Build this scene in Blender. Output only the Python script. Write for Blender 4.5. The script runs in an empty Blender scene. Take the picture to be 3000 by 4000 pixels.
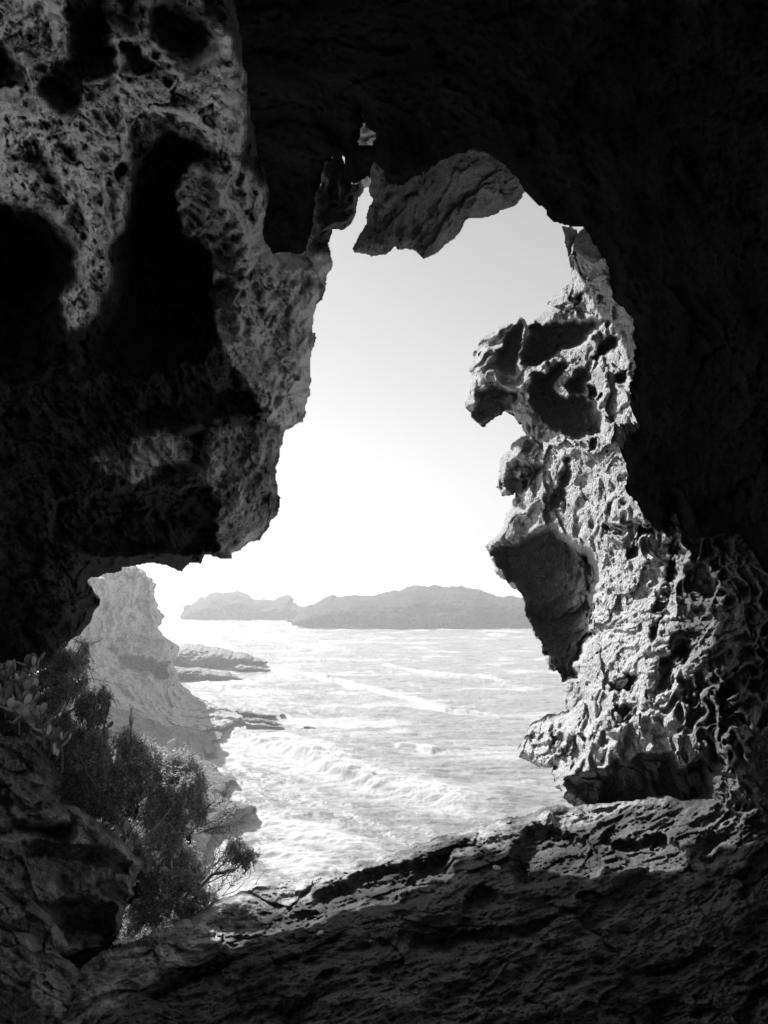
import bpy, math, random
import numpy as np
from mathutils import Vector

# ------------------------------------------------------------------ camera, sky, sun, exposure
scene = bpy.context.scene
COL = scene.collection
CAM_Z = 22.0
PITCH = math.radians(4.6)
F = 1703.0                       # focal length in picture units (picture 1659 x 2212)
CU, CV = 829.5, 1106.0

cam_data = bpy.data.cameras.new('camera')
cam_data.sensor_fit = 'VERTICAL'
cam_data.sensor_height = 24.0
cam_data.lens = 24.0 * F / 2212.0
cam_data.clip_start = 0.05
cam_data.clip_end = 30000
cam = bpy.data.objects.new('camera', cam_data)
COL.objects.link(cam)
cam.location = (0, 0, CAM_Z)
cam.rotation_euler = (math.radians(90) + PITCH, 0, 0)
scene.camera = cam

SUN_AZ = math.radians(-34)       # from straight ahead, negative = left
SUN_EL = math.radians(35)
world = bpy.data.worlds.new('World')
scene.world = world
world.use_nodes = True
wn = world.node_tree
wn.nodes.clear()
sky = wn.nodes.new('ShaderNodeTexSky')
sky.sky_type = 'NISHITA'
sky.sun_disc = False
sky.sun_elevation = SUN_EL
sky.sun_rotation = SUN_AZ
sky.air_density = 1.0
sky.dust_density = 0.4
bw = wn.nodes.new('ShaderNodeSeparateColor')   # black-and-white through a blue filter
bg = wn.nodes.new('ShaderNodeBackground')
bg.inputs['Strength'].default_value = 0.066
wo = wn.nodes.new('ShaderNodeOutputWorld')
wn.links.new(sky.outputs[0], bw.inputs[0])
wn.links.new(bw.outputs[2], bg.inputs['Color'])
wn.links.new(bg.outputs[0], wo.inputs['Surface'])

sun_data = bpy.data.lights.new('sun', 'SUN')
sun_data.energy = 5.0
sun_data.angle = math.radians(0.53)
sun_data.color = (1.0, 1.0, 1.0)
sun = bpy.data.objects.new('sun', sun_data)
COL.objects.link(sun)
to_sun = Vector((math.sin(SUN_AZ) * math.cos(SUN_EL), math.cos(SUN_AZ) * math.cos(SUN_EL), math.sin(SUN_EL)))
sun.rotation_euler = to_sun.to_track_quat('Z', 'Y').to_euler()
sun.location = (-20, 20, 60)

scene.render.engine = 'CYCLES'
scene.view_settings.view_transform = 'Standard'
scene.view_settings.look = 'None'
scene.view_settings.exposure = 0.6
scene.view_settings.gamma = 1.0
scene.view_settings.use_curve_mapping = False
scene.cycles.use_denoising = True
scene.cycles.max_bounces = 8
scene.cycles.diffuse_bounces = 5
scene.cycles.volume_bounces = 1
scene.cycles.sample_clamp_indirect = 6

# ------------------------------------------------------------------ numpy noise
_rng = np.random.RandomState(7)
_perm = _rng.permutation(1024)
_perm = np.concatenate([_perm, _perm, _perm, _perm])
_grad = _rng.normal(size=(1024, 3)).astype(np.float32)
_grad /= np.linalg.norm(_grad, axis=1, keepdims=True)
_cell = _rng.rand(1024, 3).astype(np.float32)

def _hash(i, j, k):
    return _perm[(_perm[(_perm[i & 1023] + j) & 1023] + k) & 1023]

def perlin(p, s=0):
    p = p + s * 17.31
    i = np.floor(p).astype(np.int64)
    f = (p - i).astype(np.float32)
    w = f * f * f * (f * (f * 6 - 15) + 10)
    out = np.zeros(len(p), np.float32)
    for dx in (0, 1):
        wx = w[:, 0] if dx else 1 - w[:, 0]
        for dy in (0, 1):
            wy = w[:, 1] if dy else 1 - w[:, 1]
            for dz in (0, 1):
                wz = w[:, 2] if dz else 1 - w[:, 2]
                g = _grad[_hash(i[:, 0] + dx, i[:, 1] + dy, i[:, 2] + dz)]
                d = g[:, 0] * (f[:, 0] - dx) + g[:, 1] * (f[:, 1] - dy) + g[:, 2] * (f[:, 2] - dz)
                out += d * wx * wy * wz
    return out * 1.6

def fbm(p, octs=4, s=0, gain=0.5, lac=2.07):
    a, t = 1.0, 0
    for o in range(octs):
        t = t + a * perlin(p, s + o)
        p = p * lac
        a *= gain
    return t

def ridged(p, octs=4, s=0, gain=0.5, lac=2.1):
    a, t, n = 1.0, 0, 0
    for o in range(octs):
        t = t + a * (1 - 2 * np.abs(perlin(p, s + o)))
        n += a
        p = p * lac
        a *= gain
    return t / n                      # about -0.3 .. 1, high on the ridges

def worley(p, s=0):
    """distance to the nearest and to the second nearest cell point"""
    p = p + s * 9.7
    i = np.floor(p).astype(np.int64)
    f = (p - i).astype(np.float32)
    d1 = np.full(len(p), 9.0, np.float32)
    d2 = np.full(len(p), 9.0, np.float32)
    for dx in (-1, 0, 1):
        for dy in (-1, 0, 1):
            for dz in (-1, 0, 1):
                c = _cell[_hash(i[:, 0] + dx, i[:, 1] + dy, i[:, 2] + dz)]
                d = (c[:, 0] + dx - f[:, 0]) ** 2 + (c[:, 1] + dy - f[:, 1]) ** 2 + (c[:, 2] + dz - f[:, 2]) ** 2
                m = d < d1
                d2 = np.where(m, d1, np.minimum(d2, d))
                d1 = np.where(m, d, d1)
    return np.sqrt(d1), np.sqrt(d2)

def blocks(p, s=0):
    """broken-block relief: every cell its own height and tilt, 0..1"""
    p = p + s * 5.3
    i = np.floor(p).astype(np.int64)
    f = (p - i).astype(np.float32)
    d1 = np.full(len(p), 9.0, np.float32)
    val = np.zeros(len(p), np.float32)
    for dx in (-1, 0, 1):
        for dy in (-1, 0, 1):
            for dz in (-1, 0, 1):
                hh = _hash(i[:, 0] + dx, i[:, 1] + dy, i[:, 2] + dz)
                c = _cell[hh]
                ox = c[:, 0] + dx - f[:, 0]; oy = c[:, 1] + dy - f[:, 1]; oz = c[:, 2] + dz - f[:, 2]
                d = ox * ox + oy * oy + oz * oz
                m = d < d1
                d1 = np.where(m, d, d1)
                g = _grad[(hh + 77) & 1023]
                val = np.where(m, c[:, 1] - .6 * (g[:, 0] * ox + g[:, 1] * oy + g[:, 2] * oz), val)
    return val

def sstep(a, b, x):
    t = np.clip((x - a) / (b - a), 0, 1)
    return t * t * (3 - 2 * t)

# ------------------------------------------------------------------ geometry helpers
CP, SP = math.cos(PITCH), math.sin(PITCH)

def world_pt(u, v, d):
    """point seen at picture place (u, v), d metres in front of the camera"""
    x = (np.asarray(u, float) - CU) / F * d
    zc = (CV - np.asarray(v, float)) / F * d
    return np.stack([x, CP * d - SP * zc, CAM_Z + SP * d + CP * zc], -1)

def sea_pt(u, v, z=0.0):
    k = -((CV - v) / F * CP + SP)
    d = (CAM_Z - z) / k
    return world_pt(u, v, d), d

def sea_d(v):
    return CAM_Z / -((CV - v) / F * CP + SP)

def zoomed(x0, y0, sc, pts):
    k = 3000.0 / 1659.0
    return [((x0 + x * sc) / k, (y0 + y * sc) / k) for x, y in pts]

def R1(p): return zoomed(0, 0, 1300 / 1659, p)
def R2(p): return zoomed(1100, 300, 1400 / 1659, p)
def R3(p): return zoomed(1800, 1000, 1200 / 1659, p)
def R4(p): return zoomed(1800, 2000, 1200 / 1659, p)
def R5(p): return zoomed(0, 1200, 1300 / 1659, p)
def R6(p): return zoomed(0, 2100, 1200 / 1659, p)
def R7(p): return zoomed(0, 2900, 1200 / 1659, p)
def R8(p): return zoomed(1000, 2900, 2000 / 1659, p)
def RA(p): return zoomed(300, 2150, 1000 / 1659, p)
def RB(p): return zoomed(1200, 2150, 1000 / 1659, p)
def RD(p): return zoomed(680, 2250, 650 / 1659, p)
def RE(p): return zoomed(550, 2800, 500 / 1659, p)
def RF(p): return zoomed(300, 2200, 450 / 1659, p)
def RG(p): return zoomed(0, 2500, 500 / 1659, p)
def RH(p): return zoomed(450, 3150, 600 / 1659, p)
def RJ(p): return zoomed(600, 2700, 550 / 1659, p)
def RI(p): return zoomed(0, 2900, 700 / 1659, p)

def rough_line(pts, amp=0.12, mn=3.0, seed=1, frame=True):
    """midpoint-displaced outline, so that a traced edge gets its small teeth"""
    r = random.Random(seed)
    out = list(pts)
    while True:
        nxt, ch = [], False
        n = len(out)
        for i in range(n):
            a, b = out[i], out[(i + 1) % n]
            nxt.append(a)
            L = math.hypot(b[0] - a[0], b[1] - a[1])
            inside = -60 < a[0] < 1720 and -60 < a[1] < 2270
            if L > mn and (inside or L > 400):
                k = amp * r.uniform(-1, 1) * min(1.0, 36.0 / L) if inside else 0
                nxt.append(((a[0] + b[0]) / 2 - (b[1] - a[1]) * k, (a[1] + b[1]) / 2 + (b[0] - a[0]) * k))
                ch = True
        out = nxt
        if not ch:
            return out

def raster(poly, us, vs):
    """inside mask of a polygon on a grid (rows vs, columns us)"""
    m = np.zeros((len(vs), len(us)), bool)
    P = np.array(poly)
    a, b = P, np.roll(P, -1, 0)
    for r, y in enumerate(vs):
        c = (a[:, 1] <= y) != (b[:, 1] <= y)
        if not c.any():
            continue
        xs = a[c, 0] + (y - a[c, 1]) / (b[c, 1] - a[c, 1]) * (b[c, 0] - a[c, 0])
        m[r] = (np.searchsorted(np.sort(xs), us) & 1) == 1
    return m

def raster_pts(poly, u, v):
    P = np.array(poly); a, b = P, np.roll(P, -1, 0)
    c = np.zeros(len(u), int)
    for (x0, y0), (x1, y1) in zip(a, b):
        m = (y0 <= v) != (y1 <= v)
        xs = x0 + (v - y0) / (y1 - y0 + 1e-12) * (x1 - x0)
        c += m & (xs > u)
    return (c & 1) == 1

def inner_dist(m, steps):
    """rough distance (in grid steps, up to steps) from each inside vertex to the outline"""
    d = np.zeros(m.shape, np.float32)
    cur = m.copy()
    for k in range(steps):
        d += cur
        n = cur.copy()
        n[1:] &= cur[:-1]; n[:-1] &= cur[1:]
        n[:, 1:] &= cur[:, :-1]; n[:, :-1] &= cur[:, 1:]
        if k % 2:
            n[1:, 1:] &= cur[:-1, :-1]; n[:-1, :-1] &= cur[1:, 1:]
            n[1:, :-1] &= cur[:-1, 1:]; n[:-1, 1:] &= cur[1:, :-1]
        cur = n
        if not cur.any():
            break
    return d

def blur(a, k):
    for _ in range(k):
        b = np.pad(a, 1, mode='edge')
        a = (b[:-2, 1:-1] + b[2:, 1:-1] + b[1:-1, :-2] + b[1:-1, 2:] + 2 * b[1:-1, 1:-1]) / 6
    return a

def rbf(ctrl, U, V, c=60.0):
    C = np.array(ctrl, float)
    n = len(C)
    d = np.sqrt((C[:, None, 0] - C[None, :, 0]) ** 2 + (C[:, None, 1] - C[None, :, 1]) ** 2 + c * c)
    A = np.zeros((n + 1, n + 1))
    A[:n, :n] = d
    A[:n, n] = A[n, :n] = 1
    w = np.linalg.solve(A, np.concatenate([np.log(C[:, 2]), [0]]))
    out = np.full(U.shape, w[n])
    for i in range(n):
        out += w[i] * np.sqrt((U - C[i, 0]) ** 2 + (V - C[i, 1]) ** 2 + c * c)
    return np.exp(out)

def axis(lo, hi, step, a, b):
    """dense between a and b, ever coarser outside"""
    a, b = max(a, lo), min(b, hi)
    x = list(np.arange(a, b + step * .5, step))
    k, s = x[-1], step
    while k < hi:
        s *= 1.35
        k += s
        x.append(min(k, hi))
    k, s = x[0], step
    left = []
    while k > lo:
        s *= 1.35
        k -= s
        left.append(max(k, lo))
    return np.array(left[::-1] + x)

def new_mesh(name, verts, faces, mat=None, parent=None, smooth=True, attrs=None):
    """faces: (n,4) or (n,3) int array, or a list of such arrays"""
    if not isinstance(faces, list):
        faces = [faces]
    faces = [np.asarray(f) for f in faces if len(f)]
    me = bpy.data.meshes.new(name)
    verts = np.asarray(verts, np.float32)
    me.vertices.add(len(verts))
    me.vertices.foreach_set('co', verts.ravel())
    nl = sum(f.size for f in faces)
    npoly = sum(len(f) for f in faces)
    me.loops.add(nl)
    me.loops.foreach_set('vertex_index', np.concatenate([f.ravel() for f in faces]).astype(np.int32))
    me.polygons.add(npoly)
    sizes = np.concatenate([np.full(len(f), f.shape[1]) for f in faces])
    starts = np.concatenate([[0], np.cumsum(sizes)[:-1]])
    me.polygons.foreach_set('loop_start', starts.astype(np.int32))
    me.update(calc_edges=True)
    me.validate()
    if smooth:
        me.polygons.foreach_set('use_smooth', np.ones(len(me.polygons), bool))
    for k, a in (attrs or {}).items():
        at = me.attributes.new(k, 'FLOAT', 'POINT')
        at.data.foreach_set('value', np.asarray(a, np.float32))
    o = bpy.data.objects.new(name, me)
    COL.objects.link(o)
    if mat:
        me.materials.append(mat)
    if parent:
        o.parent = parent
    return o

def tag(o, label=None, cat=None, group=None, kind=None):
    if label: o['label'] = label
    if cat: o['category'] = cat
    if group: o['group'] = group
    if kind: o['kind'] = kind
    return o

def empty(name, loc=(0, 0, 0)):
    o = bpy.data.objects.new(name, None)
    o.empty_display_size = 0.1
    COL.objects.link(o)
    o.location = loc
    return o

def rock_mass(name, poly, ctrl, step=2.0, thick=1.2, edge=26, edge_r=0.35, relief=None, pits=(),
              mat=None, teeth=0.12, holes=(), seed=1, dense=None, c=60.0, tone=None, back=True, parent=None, ribs=()):
    """a closed lump of rock: a front surface whose distance is set by control points,
    carved by pits (polygon, depth in m, soft edge) and by a 3-D relief, with rounded rims,
    flanks that run back, and a rear face"""
    dense = dense or (-16, 1675, -16, 2228)
    rp = rough_line(poly, teeth, 3.0, seed)
    P = np.array(rp)
    us = axis(P[:, 0].min() - 2, P[:, 0].max() + 2, step, dense[0], dense[1])
    vs = axis(P[:, 1].min() - 2, P[:, 1].max() + 2, step, dense[2], dense[3])
    m = raster(rp, us, vs)
    for h in holes:
        m &= ~raster(rough_line(h, teeth, 3.0, seed + 9), us, vs)
    # keep vertices that belong to a full cell
    cell = m[:-1, :-1] & m[1:, :-1] & m[:-1, 1:] & m[1:, 1:]
    used = np.zeros(m.shape, bool)
    used[:-1, :-1] |= cell; used[1:, :-1] |= cell; used[:-1, 1:] |= cell; used[1:, 1:] |= cell
    U, V = np.meshgrid(us, vs)
    D = rbf(ctrl, U, V, c)
    ds = inner_dist(used, max(2, int(edge / step)))
    t = np.clip(ds * step / edge, 0, 1)
    D = D + edge_r * (1 - np.sqrt(np.clip(1 - (1 - t) ** 2, 0, 1)))
    for line, hgt, wd in ribs:
        best = np.full(U.shape, 1e9)
        jit = 10 * np.sin(U * .11 + V * .07) * np.sin(V * .09)
        for (x0, y0), (x1, y1) in zip(line[:-1], line[1:]):
            L2 = (x1 - x0) ** 2 + (y1 - y0) ** 2
            tt = np.clip(((U + jit - x0) * (x1 - x0) + (V - y0) * (y1 - y0)) / L2, 0, 1)
            best = np.minimum(best, np.hypot(U + jit - x0 - tt * (x1 - x0), V - y0 - tt * (y1 - y0)))
        D = D - hgt * np.exp(-(best / wd) ** 1.6)
    pit_t = np.zeros(m.shape, np.float32)
    for pi, pit in enumerate(pits):
        pp, dep, soft = pit[:3]
        pm = raster(rough_line(pp, 0.24, 4.0, seed * 31 + pi), us, vs)
        pd = inner_dist(pm, max(2, int(soft / step)))
        w = np.clip(pd * step / soft, 0, 1)
        w = 1 - (1 - w) ** 2.2
        if len(pit) > 3:                      # sharp lip, then a long slope inwards
            w2 = inner_dist(pm, max(2, int(pit[3] / step))) * step / pit[3]
            w = (1 - pit[4]) * w + pit[4] * sstep(0, 1, np.clip(w2, 0, 1))
        w = blur(w, 1)
        D = D + dep * w
        if dep > 0:
            pit_t = np.maximum(pit_t, w)
    vi = np.full(m.shape, -1, np.int64)
    vi[used] = np.arange(used.sum())
    pts = world_pt(U[used], V[used], D[used])
    camp = np.array([0, 0, CAM_Z])
    ray = pts - camp
    rl = np.linalg.norm(ray, axis=1, keepdims=True)
    ray /= rl
    if relief is not None:
        h = relief(pts, U[used], V[used], pit_t[used])
        fade = 0.35 + 0.65 * t[used]
        pts = pts - ray * (h * fade)[:, None]
    a = vi[:-1, :-1][cell]; b = vi[:-1, 1:][cell]; c_ = vi[1:, 1:][cell]; d_ = vi[1:, :-1][cell]
    front = np.stack([a, d_, c_, b], 1)
    verts = [pts]
    faces = [front]
    n0 = len(pts)
    # flanks from every open edge
    ed = []
    z = np.zeros((1, cell.shape[1]), bool)
    up = np.vstack([z, cell[:-1]]); dn = np.vstack([cell[1:], z])
    z = np.zeros((cell.shape[0], 1), bool)
    lf = np.hstack([z, cell[:, :-1]]); rt = np.hstack([cell[:, 1:], z])
    I, J = np.nonzero(cell & ~up); ed.append((vi[I, J], vi[I, J + 1]))
    I, J = np.nonzero(cell & ~dn); ed.append((vi[I + 1, J + 1], vi[I + 1, J]))
    I, J = np.nonzero(cell & ~lf); ed.append((vi[I + 1, J], vi[I, J]))
    I, J = np.nonzero(cell & ~rt); ed.append((vi[I, J + 1], vi[I + 1, J + 1]))
    ea = np.concatenate([e[0] for e in ed]); eb = np.concatenate([e[1] for e in ed])
    bv, inv = np.unique(np.concatenate([ea, eb]), return_inverse=True)
    ia, ib = inv[:len(ea)], inv[len(ea):]
    cen = pts.mean(0)
    prev = bv
    base = n0
    for k, f in enumerate((0.12, 0.35, 1.0)):
        q = pts[bv] + ray[bv] * (thick * f)
        j = fbm(q * (4.0 / max(thick, .3)), 3, 11 + k)
        q = q + (cen - q) / np.linalg.norm(cen - q, axis=1, keepdims=True) * (thick * (0.04 + 0.05 * f) * (1 + j))[:, None]
        verts.append(q)
        idx = base + np.arange(len(bv))
        faces.append(np.stack([prev[ia], prev[ib], idx[ib], idx[ia]], 1))
        prev = idx
        base += len(bv)
    if back:
        s = max(1, int(round(14 / step)))
        ub, vb = us[::s], vs[::s]
        mb = m[::s, ::s]
        cb = mb[:-1, :-1] & mb[1:, :-1] & mb[:-1, 1:] & mb[1:, 1:]
        if cb.any():
            Ub, Vb = np.meshgrid(ub, vb)
            Db = D[::s, ::s] + thick * 0.9
            pb = world_pt(Ub.ravel(), Vb.ravel(), Db.ravel())
            ii = np.arange(pb.shape[0]).reshape(mb.shape) + base
            fb = np.stack([ii[:-1, :-1][cb], ii[:-1, 1:][cb], ii[1:, 1:][cb], ii[1:, :-1][cb]], 1)
            verts.append(pb)
            faces.append(fb)
            base += len(pb)
    allv = np.concatenate(verts)
    # drop loose vertices
    allf = np.concatenate(faces)
    keep = np.zeros(len(allv), bool); keep[allf.ravel()] = True
    ren = np.cumsum(keep) - 1
    attrs = None
    if tone is not None:
        tv = np.zeros(len(allv), np.float32)
        tv[:n0] = tone(pts, U[used], V[used], pit_t[used])
        attrs = {'tone': tv[keep]}
    o = new_mesh(name, allv[keep], ren[allf], mat, parent, True, attrs)
    return o

# ------------------------------------------------------------------ materials
def nodes_mat(name):
    m = bpy.data.materials.new(name)
    m.use_nodes = True
    nt = m.node_tree
    nt.nodes.clear()
    out = nt.nodes.new('ShaderNodeOutputMaterial')
    bs = nt.nodes.new('ShaderNodeBsdfPrincipled')
    nt.links.new(bs.outputs[0], out.inputs['Surface'])
    return m, nt, bs, out

def N(nt, t, **kw):
    n = nt.nodes.new(t)
    for k, v in kw.items():
        if k.startswith('i_'):
            key = k[2:]
            key = int(key) if key.isdigit() else key.replace('_', ' ')
            n.inputs[key].default_value = v
        else:
            setattr(n, k, v)
    return n

def ramp(nt, src, stops):
    r = nt.nodes.new('ShaderNodeValToRGB')
    e = r.color_ramp.elements
    while len(e) > len(stops):
        e.remove(e[-1])
    while len(e) < len(stops):
        e.new(0.5)
    for k, (p, v) in enumerate(stops):
        e[k].position = p
        e[k].color = (v, v, v, 1)
    nt.links.new(src, r.inputs[0])
    return r.outputs[0]

def rock_mat(name, lo, hi, scale=1.0, rough=0.9, bump=0.6, bdist=0.02, pebbly=0.0, use_tone=False, spec=0.25):
    m, nt, bs, out = nodes_mat(name)
    L = nt.links.new
    geo = nt.nodes.new('ShaderNodeNewGeometry')
    mp = N(nt, 'ShaderNodeMapping')
    mp.inputs['Scale'].default_value = (scale,) * 3
    L(geo.outputs['Position'], mp.inputs[0])
    n1 = N(nt, 'ShaderNodeTexNoise', i_Scale=2.3, i_Detail=8.0, i_Roughness=0.62)
    n2 = N(nt, 'ShaderNodeTexNoise', i_Scale=23.0, i_Detail=6.0, i_Roughness=0.7)
    n3 = N(nt, 'ShaderNodeTexNoise', i_Scale=90.0, i_Detail=4.0, i_Roughness=0.7)
    vo = N(nt, 'ShaderNodeTexVoronoi', i_Scale=42.0)
    for n in (n1, n2, n3, vo):
        L(mp.outputs[0], n.inputs['Vector'])
    c1 = ramp(nt, n1.outputs[0], [(0.32, lo), (0.68, hi)])
    c2 = ramp(nt, n2.outputs[0], [(0.3, 0.40), (0.7, 1.40)])
    mul = N(nt, 'ShaderNodeMath', operation='MULTIPLY')
    L(c1, mul.inputs[0]); L(c2, mul.inputs[1])
    c3 = ramp(nt, n3.outputs[0], [(0.35, 0.6), (0.65, 1.3)])
    mul2 = N(nt, 'ShaderNodeMath', operation='MULTIPLY')
    L(mul.outputs[0], mul2.inputs[0]); L(c3, mul2.inputs[1])
    last = mul2.outputs[0]
    if use_tone:
        at = N(nt, 'ShaderNodeAttribute', attribute_name='tone')
        ad = N(nt, 'ShaderNodeMath', operation='MULTIPLY')
        L(last, ad.inputs[0]); L(at.outputs['Fac'], ad.inputs[1])
        last = ad.outputs[0]
    cl = N(nt, 'ShaderNodeMath', operation='MINIMUM', i_1=0.72)
    L(last, cl.inputs[0]); last = cl.outputs[0]
    comb = N(nt, 'ShaderNodeCombineColor')
    for k in range(3):
        L(last, comb.inputs[k])
    L(comb.outputs[0], bs.inputs['Base Color'])
    bs.inputs['Roughness'].default_value = rough
    bs.inputs['Specular IOR Level'].default_value = spec
    # fine relief
    s1 = N(nt, 'ShaderNodeMath', operation='MULTIPLY_ADD', i_1=0.35)
    L(n3.outputs[0], s1.inputs[0]); L(n2.outputs[0], s1.inputs[2])
    h = s1.outputs[0]
    if pebbly:
        pe = N(nt, 'ShaderNodeMath', operation='MULTIPLY_ADD', i_1=-pebbly)
        L(vo.outputs['Distance'], pe.inputs[0]); L(h, pe.inputs[2])
        h = pe.outputs[0]
    b = N(nt, 'ShaderNodeBump', i_Strength=bump, i_Distance=bdist)
    L(h, b.inputs['Height'])
    L(b.outputs[0], bs.inputs['Normal'])
    return m

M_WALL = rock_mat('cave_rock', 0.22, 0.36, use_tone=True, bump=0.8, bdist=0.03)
M_DARK = rock_mat('shaded_cave_rock', 0.006, 0.03, bump=0.8, bdist=0.03, spec=0.0, rough=1.0)  # near-black: the deep shade of roof and near wall put into the colour
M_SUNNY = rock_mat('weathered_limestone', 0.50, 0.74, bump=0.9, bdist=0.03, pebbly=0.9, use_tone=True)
M_SILL = rock_mat('sill_rock', 0.08, 0.40, bump=0.9, bdist=0.03, use_tone=True)
M_CLIFF = rock_mat('far_cliff_rock', 0.55, 0.85, scale=0.09, bump=0.8, bdist=0.5)
M_LEDGE = rock_mat('shore_ledge_rock', 0.14, 0.42, scale=0.15, bump=0.9, bdist=0.4)
M_ISLE = rock_mat('island_scrub', 0.015, 0.09, scale=0.05, bump=0.7, bdist=1.2)
M_SHORE = rock_mat('wet_shore_rock', 0.05, 0.16, scale=0.15, bump=0.9, bdist=0.3, rough=0.6, spec=0.5)

# ------------------------------------------------------------------ reliefs
def spread_out(p, r, ky):
    """noise coordinates stretched along the cave, so beds and pits do not bunch up on faces that run outwards"""
    d = p - np.array([0, 0, CAM_Z])
    return d / d[:, 1:2] * r + np.stack([d[:, 0] * 0, d[:, 1] * ky, d[:, 2] * 0 + CAM_Z], 1)

def rel_wall(p, u, v, pt):
    """gritty, pitted limestone with broken ribs running down to the right"""
    d = p - np.array([0, 0, CAM_Z])
    p = d / d[:, 1:2] * 3.9 + np.stack([d[:, 0] * 0, d[:, 1] * .5, d[:, 2] * 0 + CAM_Z], 1)
    z = p[:, 2] - CAM_Z
    a = math.radians(-52)
    al = p[:, 0] * math.cos(a) + z * math.sin(a)
    ac = -p[:, 0] * math.sin(a) + z * math.cos(a)
    yy = p[:, 1] * .35
    w = np.stack([fbm(p * 2.0, 3, 41), fbm(p * 2.0, 3, 43), fbm(p * 2.0, 3, 45)], 1)
    q = np.stack([al * .75, yy, ac * 1.25], 1)
    h = 0.17 * fbm(p * 1.3, 4, 1, .5)
    h += 0.20 * blocks(q * 2.6 + .35 * w, 3)
    h += 0.11 * blocks(q * 7.0 + .5 * w, 4)
    h += 0.16 * ridged(q * 2.6 + .2 * w, 5, 5, 0.6)
    h += 0.12 * fbm(q * 6, 5, 7, .7)
    d1, d2 = worley(q * 8 + .6 * w, 8)
    h -= 0.17 * sstep(.45, .15, d1) * sstep(-.3, .3, fbm(p * 2.6, 2, 49))
    d1, d2 = worley(q * 19 + .6 * w, 12)
    h -= 0.05 * sstep(.45, .15, d1)
    h += 0.03 * fbm(q * 26, 3, 9, .65)
    return h

def rel_dark(p, u, v, pt):
    p = spread_out(p, 4.0, .4)
    w = np.stack([fbm(p * 2.0, 3, 41), fbm(p * 2.0, 3, 43), fbm(p * 2.0, 3, 45)], 1)
    return 0.22 * fbm(p * .8, 4, 2, .55) + 0.12 * blocks(p * 2.2 + .4 * w, 6) + 0.05 * blocks(p * 7 + .5 * w, 7) + 0.07 * fbm(p * 6, 5, 3, .68)

SMOOTH = [[(1245, 560), (1300, 560), (1370, 680), (1385, 760), (1375, 900), (1370, 1060), (1300, 1100), (1320, 1160), (1420, 1190), (1460, 1150), (1470, 1250),
           (1440, 1400), (1400, 1480), (1330, 1540), (1290, 1520), (1300, 1400), (1290, 1300), (1250, 1200), (1200, 1100), (1240, 980), (1320, 960), (1310, 800),
           (1290, 700), (1230, 650)]]

def rel_tafoni(p, u, v, pt):
    """honeycombed limestone: thin blades between hollows, and smoother pebbly stretches"""
    p = spread_out(p, 6.0, .45)
    z = p[:, 2] - CAM_Z
    w = np.stack([fbm(p * 2.4, 3, 51), fbm(p * 2.4, 3, 53), fbm(p * 2.4, 3, 55)], 1)
    a = math.radians(52)
    along = p[:, 0] * math.cos(a) + z * math.sin(a)
    across = -p[:, 0] * math.sin(a) + z * math.cos(a)
    q = np.stack([along * 0.55, p[:, 1] * 0.45, across * 1.15], 1)
    low = sstep(0.3, -0.9, z)
    q = q * (1 - low)[:, None] + np.stack([p[:, 0] * 1.1, p[:, 1] * .4, z * 0.8], 1) * low[:, None]
    rgt = sstep(1400, 1470, u + 20 * w[:, 0]) * sstep(1100, 1200, v)
    h = 0.14 * fbm(p * 1.0, 3, 1)
    # how netted the face is
    net = sstep(0.05, 0.45, fbm(p * 1.1, 2, 71) + 0.15)
    net = np.maximum(net, sstep(1390, 1480, u) * sstep(1100, 1200, v) * 1.1)
    net = np.maximum(net, sstep(1200, 1120, u) * .8)
    net = net * (1 - .6 * pt) * .8
    d1, d2 = worley((q + 0.2 * w) * 3.2, 4)
    h -= 0.26 * net * (1 - rgt) * sstep(0.05, 0.36, d2 - d1)
    d1, d2 = worley((p * np.array([1, .6, .8]) + 0.22 * w) * 4.6, 24)
    h -= 0.24 * rgt * sstep(0.03, 0.34, d2 - d1) * sstep(-.5, .2, fbm(p * 1.6, 2, 25))
    d1, d2 = worley((q + 0.16 * w) * 8.0, 9)
    h -= 0.05 * sstep(0.03, 0.4, d2 - d1) * sstep(-.2, .35, fbm(p * 2.2, 2, 73)) * (1 - .7 * pt)
    # scattered round pits in the smoother stretches
    d1, d2 = worley((q + 0.1 * w) * np.array([3.4, 3.4, 3.4]), 19)
    h -= 0.12 * (1 - net) * (1 - pt) * sstep(0.34, 0.22, d1)
    h += 0.13 * ridged(p * np.array([1.3, .5, 1.3]) + .35 * w, 5, 16, .58)
    h += 0.22 * blocks(q * 2.3 + .4 * w, 21)
    h += 0.07 * blocks(q * 7.0 + .5 * w, 22)
    d1, d2 = worley(p * np.array([1, .5, 1]) * 34.0 + w, 6)
    h += 0.012 * (0.6 - d1) * sstep(-.4, .4, fbm(p * 3, 2, 77))
    sm = np.zeros(len(p))
    ju = u + 22 * w[:, 0]; jv = v + 22 * w[:, 1]
    for zone in SMOOTH:
        sm = np.maximum(sm, raster_pts(zone, ju, jv))
    h = h * (1 - .5 * sm)
    h += 0.05 * fbm(p * np.array([1, .5, 1]) * 7 + .6 * w, 5, 19, .66)
    h += pt * (.45 * blocks(q * 2.6 + .5 * w, 31) + .18 * blocks(q * 7 + .5 * w, 32) + .12 * fbm(q * 5, 4, 33, .65) - .25)
    return h

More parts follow.
